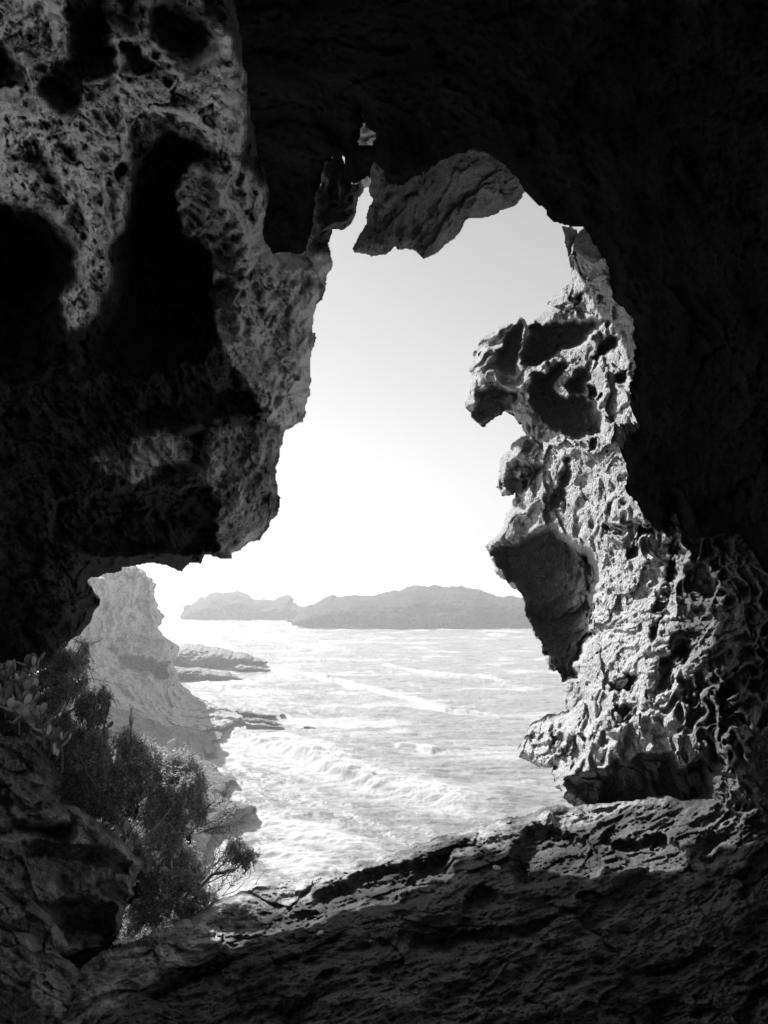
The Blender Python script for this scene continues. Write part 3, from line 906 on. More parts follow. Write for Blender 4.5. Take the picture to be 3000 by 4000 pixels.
# rocks low on the left --------------------------------------------------
rocks = [
    ('boulder', [(-900, 1480), (-10, 1515)] + RI([(0, -90), (100, -60), (200, -110), (340, -40), (400, 90), (510, 200), (550, 270), (605, 345), (560, 420),
        (480, 460), (560, 490), (580, 560), (700, 640), (720, 740), (560, 800), (200, 850), (-60, 900)]) + [(-900, 1900)],
     [(-900, 1480, 2.3), (-900, 1900, 2.2), (-300, 1600, 3.0), (0, 1560, 3.6), (120, 1580, 3.9), (240, 1690, 4.1), (0, 1750, 3.2), (150, 1800, 3.5), (280, 1820, 3.9)],
     'dark overhung boulder at the left edge below the succulents', 1.0),
    ('boulder', RI([(600, 880), (640, 810), (580, 640), (585, 560), (650, 575), (760, 620), (800, 640), (900, 720), (1000, 800), (1100, 870), (1180, 950), (1300, 1080), (1340, 1110),
        (1280, 1230), (1230, 1350), (1255, 1410), (1160, 1510), (1150, 1590), (1130, 1700), (1050, 1800), (880, 1900), (500, 2000), (-50, 2000), (-300, 1850), (-300, 1000), (-50, 800), (200, 760)]) ,
     [(-100, 1850, 2.9), (0, 1900, 3.0), (245, 1725, 4.1), (330, 1752, 4.15), (430, 1800, 4.25), (540, 1880, 4.4), (240, 1790, 3.6), (270, 1800, 3.55), (400, 1835, 3.7), (490, 1885, 4.0), (350, 1900, 3.9), (480, 2000, 4.1), (350, 2050, 3.7), (100, 1900, 3.4), (200, 2100, 3.3)],
     'layered ledge of rock with a pale sloping top below the big bush', 1.5),
    ('boulder', [(-900, 1850)] + RI([(-60, 1170), (0, 1180), (130, 1230), (240, 1300), (255, 1370), (330, 1450), (400, 1520), (470, 1580), (520, 1680), (600, 1800), (640, 1900), (560, 1960)]) + [(200, 2110), (150, 2200), (20, 2330), (-900, 2700)],
     [(-900, 1850, 1.9), (-900, 2700, 1.8), (-300, 2000, 2.4), (0, 1890, 3.0), (100, 1930, 3.1), (220, 2050, 3.3), (0, 2050, 2.7), (100, 2150, 2.7), (200, 2150, 3.0), (0, 2212, 2.5)],
     'rough pitted boulder in the bottom left corner', 1.2),
]
rock_pits = [
    [(RI([(0, 0), (130, 60), (230, 180), (330, 290), (250, 330), (140, 350), (60, 320), (0, 300)]), 0.25, 24),
     (RI([(-20, 380), (120, 380), (130, 560), (60, 640), (0, 580)]), 0.3, 16),
     (RI([(310, 590), (380, 540), (400, 640), (340, 660)]), 0.12, 8), (RI([(100, 720), (400, 740), (600, 750), (560, 850), (100, 900)]), 0.3, 18)],
    [(RI([(200, 900), (600, 930), (800, 960), (960, 970), (1150, 1040), (1230, 1100), (1200, 1250), (900, 1180), (700, 1100), (400, 1060), (150, 1000)]), 0.35, 18),
     (RI([(900, 1250), (1150, 1300), (1200, 1400), (1150, 1480), (950, 1420), (850, 1320)]), 0.25, 16),
     (RI([(300, 1450), (700, 1440), (900, 1480), (1100, 1540), (1100, 1900), (500, 1900), (450, 1600)]), 0.5, 26)],
    [(RI([(60, 1330), (200, 1350), (300, 1500), (200, 1560), (80, 1500)]), 0.12, 14)],
]
M_BOULDER = rock_mat('boulder_rock', 0.12, 0.40, bump=0.9, bdist=0.03, use_tone=True)
def rel_boulder(p, u, v, pt):
    p = spread_out(p, 3.6, .5)
    q = p.copy(); q[:, 2] = p[:, 2] * 1.8 + 0.9 * p[:, 0]
    n = fbm(q * np.array([5, 5, 8]), 3, 37)
    w = np.stack([fbm(p * 2, 3, 61), fbm(p * 2, 3, 62), fbm(p * 2, 3, 63)], 1)
    return 0.14 * fbm(p * 1.6, 4, 31) + 0.20 * blocks(q * 2.2 + .4 * w, 3) + 0.10 * blocks(q * 6.5 + .5 * w, 4) + 0.09 * ridged(q * 2.6, 5, 33, .6) - 0.05 * sstep(.25, .6, n) + 0.06 * fbm(p * 8, 5, 35, .65)
lit_slab = RI([(600, 880), (640, 810), (580, 640), (585, 560), (650, 575), (800, 640), (1000, 800), (1180, 950), (1320, 1080), (1240, 1080), (1080, 980), (850, 940), (700, 900)])  # skylight on the slab top, painted as a paler tone
for (nm, pl, ct, lb, tn), pt_ in zip(rocks, rock_pits):
    o = rock_mass(nm, pl, ct, step=2.2, thick=0.6, edge=20, edge_r=0.3, relief=rel_boulder, pits=[(a, b * 1.4, c * .5, c * 2.5, .6) for a, b, c in pt_], mat=M_BOULDER, seed=len(lb),
                  tone=region_tone([(lit_slab, 2.0)], tn * .9, 2.4, 9))
    tag(o, lb, 'rock')

# earth bank under the bushes
bank = [(-900, 1500), (0, 1520), (60, 1540), (120, 1580), (180, 1620), (250, 1660), (330, 1700), (400, 1740), (415, 1800), (420, 1860), (430, 1900), (450, 1960), (460, 2050), (300, 2120), (-900, 2200)]
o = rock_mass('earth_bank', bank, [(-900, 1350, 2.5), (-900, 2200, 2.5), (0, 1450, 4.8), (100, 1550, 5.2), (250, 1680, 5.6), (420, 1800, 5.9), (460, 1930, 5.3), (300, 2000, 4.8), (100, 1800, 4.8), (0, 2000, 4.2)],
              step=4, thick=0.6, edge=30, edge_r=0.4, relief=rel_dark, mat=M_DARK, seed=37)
tag(o, kind='structure')
# ------------------------------------------------------------------ the bay
def dsea(v): return sea_d(v)
k = 3000 / 1659
stack = RF([(330, 180), (420, 40), (640, 20), (860, 30), (900, 60), (960, 85), (1000, 120), (1010, 180), (1090, 210), (1112, 235), (1075, 250), (1160, 290), (1150, 330), (1100, 370), (1130, 400),
            (1115, 450), (1130, 500), (1160, 560), (1185, 600), (1165, 650), (1200, 670), (1215, 710), (1250, 720), (1270, 770), (1265, 782), (1210, 790),
            (1225, 850), (1220, 880), (1170, 900), (1200, 960), (1250, 1040), (1400, 1140), (1480, 1200), (1485, 1250), (1460, 1340), (1430, 1390),
            (1390, 1400), (1400, 1480), (1440, 1540), (1480, 1650), (1490, 1700), (1530, 1760)]) + \
    RJ([(560, 88), (730, 160), (960, 240), (1050, 280), (1072, 335), (1000, 372), (930, 392), (860, 422), (800, 447), (700, 442), (500, 500), (300, 640)]) + RA([(500, 1300), (300, 1400), (-200, 1400), (-300, 300), (0, 0)])
dA = dsea(1565)
ctrl_stack = [(300, 1230, dA + 6), (200, 1300, dA - 6), (330, 1330, dA + 8), (340, 1400, dA + 2), (380, 1400, dA + 4), (250, 1420, dA - 2), (150, 1450, dA - 14),
              (300, 1480, dA - 2), (520, 1560, dsea(1562)), (400, 1540, dA + 2), (380, 1480, dA + 6), (480, 1590, dsea(1595)), (300, 1560, dA - 14), (200, 1560, dA - 22),
              (470, 1550, dA + 1), (400, 1620, dA - 22), (100, 1650, dA - 40)]
pits_stack = [(RF([(600, 1310), (780, 1320), (950, 1330), (1000, 1380), (1120, 1400), (1400, 1400), (1300, 1470), (1290, 1560), (1320, 1660), (1100, 1640), (900, 1570), (600, 1560), (595, 1420)]), 7.0, 12),
              (RF([(380, 1190), (560, 1210), (580, 1320), (500, 1280)]), 2.0, 6)]
def rel_stack(p, u, v, pt):
    q = p * np.array([0.10, 0.10, 0.16])
    d1, d2 = worley(p * 0.35, 3)
    t = p[:, 2] * .22 + .8 * fbm(p * .08, 3, 12) + .02 * p[:, 0]
    led = (t - np.floor(t)) ** 1.6
    return 1.3 * led + 0.5 * ridged(p * np.array([.5, .5, .9]), 4, 13, .6) + 1.6 * fbm(q, 4, 3) + 2.2 * ridged(q * 1.8 + 0.3 * fbm(q, 2, 9)[:, None], 4, 7, .6) - 0.8 * sstep(0.05, .4, d2 - d1) + 0.25 * fbm(p * 1.6, 3, 4)
o = rock_mass('sea_stack', stack, [(a, b, c * .982) for a, b, c in ctrl_stack], step=1.3, thick=22, edge=9, edge_r=2, relief=rel_stack, pits=pits_stack, mat=M_CLIFF, seed=41, c=25, teeth=.1)
tag(o, 'pale overhanging sea cliff in the haze, with a dark hollow under its ledge', 'cliff')

# sloping shore below the cliff
slope = [(60, 1480), (150, 1500), (260, 1530), (340, 1560), (400, 1575), (450, 1582)] + \
    RJ([(700, 445), (790, 475), (822, 505), (800, 545), (822, 568), (700, 580), (685, 615), (760, 660), (745, 715), (650, 745), (600, 740), (690, 835),
        (745, 862), (762, 895), (725, 922), (860, 985), (885, 962), (930, 975), (1018, 1055), (920, 1065), (860, 1100), (850, 1180), (790, 1212), (870, 1248),
        (1000, 1308), (1130, 1335), (1215, 1358), (1228, 1400), (1210, 1455), (1130, 1450), (1000, 1510), (850, 1580), (700, 1680), (600, 1900), (500, 2200), (-1000, 2200)]) + [(-200, 1900), (-200, 1500)]
ctrl_slope = [(a, b, dsea(b + c_)) for a, b, c_ in
              [(a, b, 4) for a, b in RJ([(790, 480), (820, 540), (760, 690), (650, 745), (760, 890), (930, 1060), (860, 1100), (850, 1180), (1215, 1400), (1130, 1450), (1000, 1510), (850, 1580), (700, 1680), (500, 2100)])] +
              [(a, b, 16) for a, b in RJ([(560, 500), (500, 640), (560, 800), (680, 980), (700, 1180), (950, 1340), (1130, 1370), (780, 1400)])] +
              [(a, b, 55) for a, b in RJ([(100, 400), (0, 700), (200, 1000), (100, 1400), (300, 1700)])] + [(60, 1480, 150), (60, 1700, 90), (-200, 1500, 160), (-200, 1900, 80)]]
def rel_slope(p, u, v, pt):
    a = math.radians(-35)
    x = p[:, 0] * math.cos(a) - p[:, 2] * math.sin(a)
    y = p[:, 0] * math.sin(a) + p[:, 2] * math.cos(a)
    q = np.stack([x * .05, p[:, 1] * .1, y * .35], 1)
    t = y * .45 + .7 * fbm(p * .12, 3, 12)
    return 1.0 * ((t - np.floor(t)) ** 1.7 - .4) + 0.35 * ridged(p * np.array([.6, .6, 1]), 4, 13, .6) + 0.8 * fbm(p * .15, 3, 3) + 0.9 * ridged(q, 5, 7, .6) + 0.15 * fbm(p * 1.6, 3, 4)
o = rock_mass('shore_ledge', slope, [(a, b, c * .975) for a, b, c in ctrl_slope], step=1.8, thick=8, edge=6, edge_r=.8, relief=rel_slope, mat=M_LEDGE, seed=43, c=25, teeth=.12)
tag(o, 'hazy shelving ledges of rock running down to the surf behind the big bush', 'rock')

isles = [
    ('island', RD([(55, 390), (90, 340), (85, 300), (130, 275), (150, 300), (195, 260), (225, 240), (260, 200), (280, 225), (340, 180), (400, 162), (470, 165), (550, 155),
                   (620, 143), (700, 165), (760, 195), (820, 232), (960, 232), (1010, 238), (1060, 205), (1120, 185), (1165, 185), (1200, 230), (1195, 262), (1225, 270), (1235, 290),
                   (1300, 300), (1330, 360), (1320, 470), (60, 460)]), 1336, 1.0, M_ISLE, 26, 14,
     'low jagged grey island, left of the long rounded one'),
    ('island', RD([(1100, 445), (1180, 425), (1235, 370), (1260, 320), (1300, 300), (1400, 275), (1450, 240), (1500, 210), (1580, 183), (1605, 210)]) +
     RB([(180, 305), (240, 290), (320, 290), (380, 293), (450, 285), (560, 255), (650, 230), (720, 220), (830, 218), (950, 228), (1050, 240),
         (1150, 265), (1220, 290), (1320, 292), (1360, 300), (1500, 330), (1900, 420), (1900, 600), (600, 560), (0, 520)]), 1352, 1.0, M_ISLE, 34, 20,
     'long rounded island with a smooth dark back, behind the surf'),
    ('skerry', RD([(-200, 690), (60, 680), (150, 670), (240, 670), (330, 690), (430, 700), (550, 735), (650, 750), (760, 785), (850, 820), (900, 842), (940, 850),
                   (930, 875), (830, 890), (640, 905), (500, 905), (350, 912), (-200, 950)]), 1440, 1.0, M_SHORE, 14, 5,
     'flat dark reef sloping into the sea beside the pale cliff'),
    ('skerry', RD([(-200, 900), (80, 905), (170, 915), (250, 905), (340, 920), (420, 945), (560, 960), (620, 990), (680, 1020), (720, 1035), (600, 1042), (400, 1045), (300, 1035), (-200, 1060)]),
     1468, 1.0, M_SHORE, 7, 2.5, 'lower broken reef in front of the flat dark reef'),
    ('skerry', RD([(590, 905), (640, 880), (700, 885), (780, 895), (860, 900), (940, 920), (980, 945), (1060, 955), (1130, 962), (1050, 975), (960, 970), (820, 945), (700, 945), (610, 945)]),
     1448, 1.0, M_SHORE, 5, 1.6, 'thin line of wet rocks trailing right from the flat reef'),
    ('skerry', RA([(1020, 1045), (1040, 1028), (1100, 1035), (1150, 1050), (1200, 1055), (1280, 1062), (1310, 1075), (1230, 1080), (1150, 1070), (1060, 1075)]),
     1553, 1.0, M_SHORE, 4, 1.0, 'dark wet rocks off the foot of the pale cliff'),
    ('skerry', RA([(1060, 1090), (1100, 1080), (1200, 1085), (1260, 1100), (1330, 1125), (1360, 1140), (1300, 1140), (1200, 1120), (1100, 1115)]),
     1573, 1.0, M_SHORE, 3, 0.9, 'broken wet rocks in white water, nearest to the foot of the pale cliff'),
    ('skerry', RA([(1455, 1150), (1490, 1132), (1530, 1142), (1556, 1160), (1500, 1158)]), 1572, 1.0, M_SHORE, 2, 0.6,
     'small lone rock awash in the surf, right of the broken wet rocks'),
    ('skerry', RA([(1308, 1072), (1318, 1055), (1345, 1058), (1362, 1068), (1330, 1075)]), 1548, 1.0, M_SHORE, 2, 0.6,
     'tiny dark rock at the end of the wet rocks by the cliff foot'),
]
for n_, (nm, pl, vw, tn, mt, th, er, lb) in enumerate(isles):
    d = dsea(vw) - er * .9
    cx = sum(p[0] for p in pl) / len(pl)
    ys = [p[1] for p in pl]
    top = min(ys)
    # the back slopes away: the top of the lump stands farther than its waterline
    x0_, x1_ = min(p[0] for p in pl), max(p[0] for p in pl)
    ct = [(x0_ + (x1_ - x0_) * f_, y_, d + e_) for f_ in (0, .2, .4, .6, .8, 1) for y_, e_ in ((vw + 12, -.1 * er), (vw, 0), ((top + vw) / 2, er * .5), (top, er * 1.5))]
    o = rock_mass(nm, pl, ct, step=1.2 if nm == 'skerry' else 1.5, thick=th, edge=max(5, (vw - top) * .4), edge_r=er, mat=mt, seed=50 + n_, c=15, teeth=.12,
                  relief=mk_rel_far(0.035 if nm == 'island' else 0.12, 2.6 if nm == 'island' else .8))
    tag(o, lb, 'island' if nm == 'island' else 'reef', 'islands in the bay' if nm == 'island' else 'reefs off the point')

# ------------------------------------------------------------------ the sea
def crest_field(X, Y, line, width, height, lean=0.35):
    """rolling foam bore along a line of the water surface"""
    L = np.array([sea_pt(u, v)[0][:2] for u, v in line])
    best = np.full(X.shape, 1e9); side = np.zeros(X.shape); along = np.zeros(X.shape)
    acc = 0.0
    for a, b in zip(L[:-1], L[1:]):
        t = b - a
        ln = np.linalg.norm(t); t = t / ln
        s = np.clip((X - a[0]) * t[0] + (Y - a[1]) * t[1], 0, ln)
        dx = X - (a[0] + t[0] * s); dy = Y - (a[1] + t[1] * s)
        d = np.hypot(dx, dy)
        sg = np.sign(t[0] * dy - t[1] * dx)
        m = d < best
        best = np.where(m, d, best); side = np.where(m, sg, side); along = np.where(m, acc + s, along)
        acc += ln
    end = sstep(0, .12, along / acc) * sstep(0, .18, 1 - along / acc)
    sd = best * side                    # >0 on the far side
    w = width
    brk = fbm(np.stack([X.ravel() * .09, Y.ravel() * .09, X.ravel() * 0 + height * 7], 1), 4, 95, .6).reshape(X.shape)
    end = end * np.clip(.75 + (.7 if width < 3 else .35) * brk, .2, 1.1)
    sd = sd + .8 * brk
    front = np.exp(-np.clip(-sd, 0, None) ** 2 / (w * .2) ** 2)
    back_ = np.exp(-np.clip(sd, 0, None) ** 2 / (w * 1.1) ** 2)
    prof = np.where(sd < 0, front, back_)
    return height * prof * end, (np.exp(-((sd - w * .15) / (w * .75)) ** 2) * end), sd

crests = [
    # line, width m, height m, foam
    ([(505, 1598), (560, 1606), (620, 1622), (680, 1645), (725, 1672), (770, 1690), (830, 1706), (890, 1722), (960, 1740), (1040, 1752), (1110, 1762)], 5.0, 1.6),
    ([(470, 1640), (540, 1655), (620, 1668), (690, 1690)], 2.0, .5),
    ([(560, 1780), (640, 1790), (740, 1800)], 2.0, .35),
    (RB([(0, 815), (60, 825), (130, 850), (230, 860), (320, 890), (420, 910), (560, 945), (680, 975), (800, 1010), (920, 1045), (1080, 1060), (1250, 1085), (1420, 1110)]), 1.8, .6),
    (RB([(480, 740), (560, 765), (680, 785), (800, 800), (900, 815), (1000, 825), (1120, 820), (1260, 850), (1380, 860)]), 1.5, .6),
    (RB([(60, 725), (120, 718), (200, 715), (280, 725)]), 2.0, .9),
    (RB([(1160, 545), (1200, 552), (1240, 555), (1300, 560)]), 2.5, .9),
    (RB([(490, 572), (530, 570), (560, 572)]), 2.5, .8),
    (RA([(930, 890), (960, 885), (1000, 890)]), 1.5, 0.7),
    (RA([(1500, 820), (1560, 835), (1610, 845), (1659, 840)]), 2.0, 1.0),
    (RC_ := zoomed(600, 2900, 1200 / 1659, [(540, 400), (620, 450), (700, 490), (800, 510), (900, 535), (1000, 555), (1100, 580), (1200, 590), (1300, 590)]), 2.2, .3),
    (zoomed(600, 2900, 1200 / 1659, [(520, 570), (600, 600), (700, 620), (800, 650), (880, 680), (960, 700)]), 2.0, .3),
    (RB([(560, 1270), (640, 1280), (720, 1290), (860, 1320)]), 1.6, .6),
    (RA([(1150, 585), (1250, 588), (1330, 582), (1390, 578)]), 3.0, 1.0),
    (RA([(1200, 518), (1300, 512), (1420, 500), (1600, 490)]), 3.0, .8),
    (RD([(0, 640), (300, 620), (500, 580), (900, 560)]), 2.5, .3),
]

def build_sea():
    vs = np.concatenate([[1246.2, 1246.8, 1247.5], 1248.5 + np.arange(0, 40, 1.0), np.arange(1288, 1960, 1.35)])
    us = np.arange(120, 1330, 1.9)
    U, V = np.meshgrid(us, vs)
    P, d = sea_pt(U.ravel(), V.ravel())
    X, Y = P[:, 0], P[:, 1]
    p3 = np.stack([X, Y, np.zeros_like(X)], 1)
    rng = np.hypot(X, Y)
    # swell: long crests running from upper left to lower right
    a = math.radians(-52)
    xs = X * math.cos(a) + Y * math.sin(a)
    ys = -X * math.sin(a) + Y * math.cos(a)
    wob = 2.0 * fbm(p3 * .03, 3, 81)
    h = np.zeros_like(X)
    q = np.stack([xs * .035, (ys + wob) * .10, X * 0], 1)
    h += 0.55 * ridged(q, 3, 83, .5)
    q = np.stack([X * .12, (Y + wob) * .42, X * 0], 1)
    h += 0.26 * ridged(q, 3, 85, .5) * sstep(700, 250, rng)
    q = np.stack([X * .5, (Y + 0.5 * wob) * 1.3, X * 0], 1)
    h += 0.13 * ridged(q, 4, 87, .6) * sstep(600, 120, rng)
    h -= 0.35
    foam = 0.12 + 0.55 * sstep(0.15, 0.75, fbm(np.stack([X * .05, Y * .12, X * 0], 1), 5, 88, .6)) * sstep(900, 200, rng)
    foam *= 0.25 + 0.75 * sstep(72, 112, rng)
    for li, (line, w, ht) in enumerate(crests):
        c, fo, sd = crest_field(X, Y, line, w, ht)
        m = fo > 0.004
        if m.any():
            pm = np.stack([X[m] * .5, Y[m] * .5, X[m] * 0 + li], 1)
            lump = fbm(pm, 5, 89, .6)
            d1, _ = worley(pm * 2.2 + .3 * lump[:, None], 2)
            c[m] = c[m] * (1 + 0.10 * lump) + fo[m] * ht * (0.05 * (0.55 - d1) + .09 * (.35 - np.abs(fbm(pm * 3.0, 5, 93, .6))))
        h += c
        foam = np.maximum(foam, np.clip(fo * 1.6, 0, 1))
    # white water round the rocks and along the shore
    for line, w in [(RA([(1090, 1110), (1000, 1150), (950, 1200), (920, 1260)]), 3.0), (RA([(1230, 735), (1290, 770), (1370, 800), (1100, 850), (700, 850)]), 5.0),
                    (RE([(1280, 830), (1160, 870), (1070, 1000)]), 2.5), (RE([(1530, 1180), (1500, 1290), (1300, 1340), (1000, 1450)]), 3.0),
                    (RD([(60, 395), (140, 400), (600, 415), (1000, 420), (1300, 415)]), 5.0), (RB([(0, 440), (150, 455), (500, 470), (800, 480), (1400, 500)]), 5.0)]:
        c, fo, sd = crest_field(X, Y, line, w, .3)
        foam = np.maximum(foam, fo * (.7 + .5 * fbm(p3 * .8, 3, 90)))
        h += .3 * fo * fbm(p3 * .7, 3, 92)
    P[:, 2] = h
    idx = np.arange(len(P)).reshape(U.shape)
    f = np.stack([idx[:-1, :-1].ravel(), idx[1:, :-1].ravel(), idx[1:, 1:].ravel(), idx[:-1, 1:].ravel()], 1)
    # open water all round
    B = np.array([[-9000, -200, -1.1], [9000, -200, -1.1], [9000, 12000, -1.1], [-9000, 12000, -1.1]])
    f2 = np.array([[0, 1, 2, 3]]) + len(P)
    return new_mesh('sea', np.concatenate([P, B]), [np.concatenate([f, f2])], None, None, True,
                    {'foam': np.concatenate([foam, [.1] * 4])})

m, nt, bs, out = nodes_mat('sea_water')
L = nt.links.new
geo = nt.nodes.new('ShaderNodeNewGeometry')
mp = N(nt, 'ShaderNodeMapping'); mp.inputs['Scale'].default_value = (0.5, 1.2, 1)
L(geo.outputs['Position'], mp.inputs[0])
n1 = N(nt, 'ShaderNodeTexNoise', i_Scale=1.6, i_Detail=7.0, i_Roughness=0.68, i_Distortion=0.6)
n2 = N(nt, 'ShaderNodeTexNoise', i_Scale=0.22, i_Detail=6.0, i_Roughness=0.65, i_Distortion=0.8)
n4 = N(nt, 'ShaderNodeTexNoise', i_Scale=6.0, i_Detail=4.0, i_Roughness=0.7)
for n in (n1, n2, n4): L(mp.outputs[0], n.inputs['Vector'])
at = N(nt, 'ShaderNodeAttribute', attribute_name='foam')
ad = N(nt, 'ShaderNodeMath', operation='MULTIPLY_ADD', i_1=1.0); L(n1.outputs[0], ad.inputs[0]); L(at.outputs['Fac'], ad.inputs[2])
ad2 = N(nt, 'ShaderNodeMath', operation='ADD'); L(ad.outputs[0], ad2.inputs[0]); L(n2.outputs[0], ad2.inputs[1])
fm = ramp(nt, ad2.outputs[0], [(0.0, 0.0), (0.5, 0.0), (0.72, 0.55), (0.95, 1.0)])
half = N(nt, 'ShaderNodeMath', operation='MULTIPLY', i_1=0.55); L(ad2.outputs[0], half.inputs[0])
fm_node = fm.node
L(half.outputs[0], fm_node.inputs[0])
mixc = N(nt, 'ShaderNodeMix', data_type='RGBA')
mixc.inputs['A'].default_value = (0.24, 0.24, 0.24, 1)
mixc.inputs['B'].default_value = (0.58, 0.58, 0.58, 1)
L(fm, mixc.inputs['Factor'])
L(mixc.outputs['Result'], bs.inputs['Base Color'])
ro = N(nt, 'ShaderNodeMapRange', i_3=0.22, i_4=0.8); L(fm, ro.inputs[0]); L(ro.outputs[0], bs.inputs['Roughness'])
bs.inputs['IOR'].default_value = 1.33
hh = N(nt, 'ShaderNodeMath', operation='MULTIPLY_ADD', i_1=0.3); L(n4.outputs[0], hh.inputs[0]); L(n1.outputs[0], hh.inputs[2])
b = N(nt, 'ShaderNodeBump', i_Strength=0.45, i_Distance=0.3); L(hh.outputs[0], b.inputs['Height']); L(b.outputs[0], bs.inputs['Normal'])
M_SEA = m
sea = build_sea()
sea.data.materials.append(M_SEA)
tag(sea, kind='structure')

# ------------------------------------------------------------------ plants
def leaf_mat(name, lo, hi, trans=0.45, rough=0.55):
    m, nt, bs, out = nodes_mat(name)
    L = nt.links.new
    at = N(nt, 'ShaderNodeAttribute', attribute_name='tone')
    mr = N(nt, 'ShaderNodeMapRange', i_3=lo, i_4=hi)
    L(at.outputs['Fac'], mr.inputs[0])
    cc = N(nt, 'ShaderNodeCombineColor')
    for k in range(3): L(mr.outputs[0], cc.inputs[k])
    L(cc.outputs[0], bs.inputs['Base Color'])
    bs.inputs['Roughness'].default_value = rough
    tr = N(nt, 'ShaderNodeBsdfTranslucent')
    L(cc.outputs[0], tr.inputs['Color'])
    mx = N(nt, 'ShaderNodeMixShader'); mx.inputs[0].default_value = trans
    L(bs.outputs[0], mx.inputs[1]); L(tr.outputs[0], mx.inputs[2])
    L(mx.outputs[0], out.inputs['Surface'])
    return m
M_LEAF = leaf_mat('heath_leaf', 0.06, 0.62)
M_FLESH = leaf_mat('fleshy_leaf', 0.08, 0.75, trans=0.12, rough=0.4)
m, nt, bs, out = nodes_mat('bark')
bs.inputs['Base Color'].default_value = (.10, .10, .10, 1); bs.inputs['Roughness'].default_value = .85
nz = N(nt, 'ShaderNodeTexNoise', i_Scale=60.0, i_Detail=4.0)
nt.links.new(ramp(nt, nz.outputs[0], [(.35, .06), (.65, .16)]), bs.inputs['Base Color'])
M_BARK = m
m, nt, bs, out = nodes_mat('dry_twig')
nz = N(nt, 'ShaderNodeTexNoise', i_Scale=80.0, i_Detail=4.0)
nt.links.new(ramp(nt, nz.outputs[0], [(.35, .38), (.65, .62)]), bs.inputs['Base Color'])
bs.inputs['Roughness'].default_value = .8
M_DRY = m

def tubes(lines, sides=5):
    """lines: list of (points (n,3), radii (n)) -> verts, faces"""
    V, Fa, base = [], [], 0
    for P, r in lines:
        P = np.asarray(P, float); r = np.asarray(r, float)
        t = np.gradient(P, axis=0); t /= np.linalg.norm(t, axis=1, keepdims=True) + 1e-9
        ref = np.array([0.31, 0.87, 0.38])
        a = np.cross(t, ref); a /= np.linalg.norm(a, axis=1, keepdims=True) + 1e-9
        b_ = np.cross(t, a)
        th = np.linspace(0, 2 * np.pi, sides, endpoint=False)
        ring = P[:, None] + r[:, None, None] * (np.cos(th)[None, :, None] * a[:, None] + np.sin(th)[None, :, None] * b_[:, None])
        V.append(ring.reshape(-1, 3))
        idx = base + np.arange(len(P) * sides).reshape(len(P), sides)
        nx = np.roll(idx, -1, 1)
        Fa.append(np.stack([idx[:-1].ravel(), nx[:-1].ravel(), nx[1:].ravel(), idx[1:].ravel()], 1))
        base += len(P) * sides
    return np.concatenate(V), np.concatenate(Fa)

def curve_px(pts, d0, d1, r0, r1, n=14, wob=0.004, seed=0):
    """a twig along a traced line, its distance running from d0 to d1"""
    r = np.random.RandomState(seed)
    P = np.array(pts, float)
    s = np.concatenate([[0], np.cumsum(np.hypot(*np.diff(P, axis=0).T))])
    t = np.linspace(0, s[-1], n)
    u = np.interp(t, s, P[:, 0]); v = np.interp(t, s, P[:, 1])
    k = t / s[-1]
    W = world_pt(u, v, d0 + (d1 - d0) * k)
    W = W + r.normal(size=W.shape) * wob * np.clip(k, 0, 1)[:, None]
    return W, r0 + (r1 - r0) * k

RIGHT = np.array([1.0, 0, 0]); UPV = np.array([0, 0, 1.0]); FWD = np.array([0, 1.0, 0])

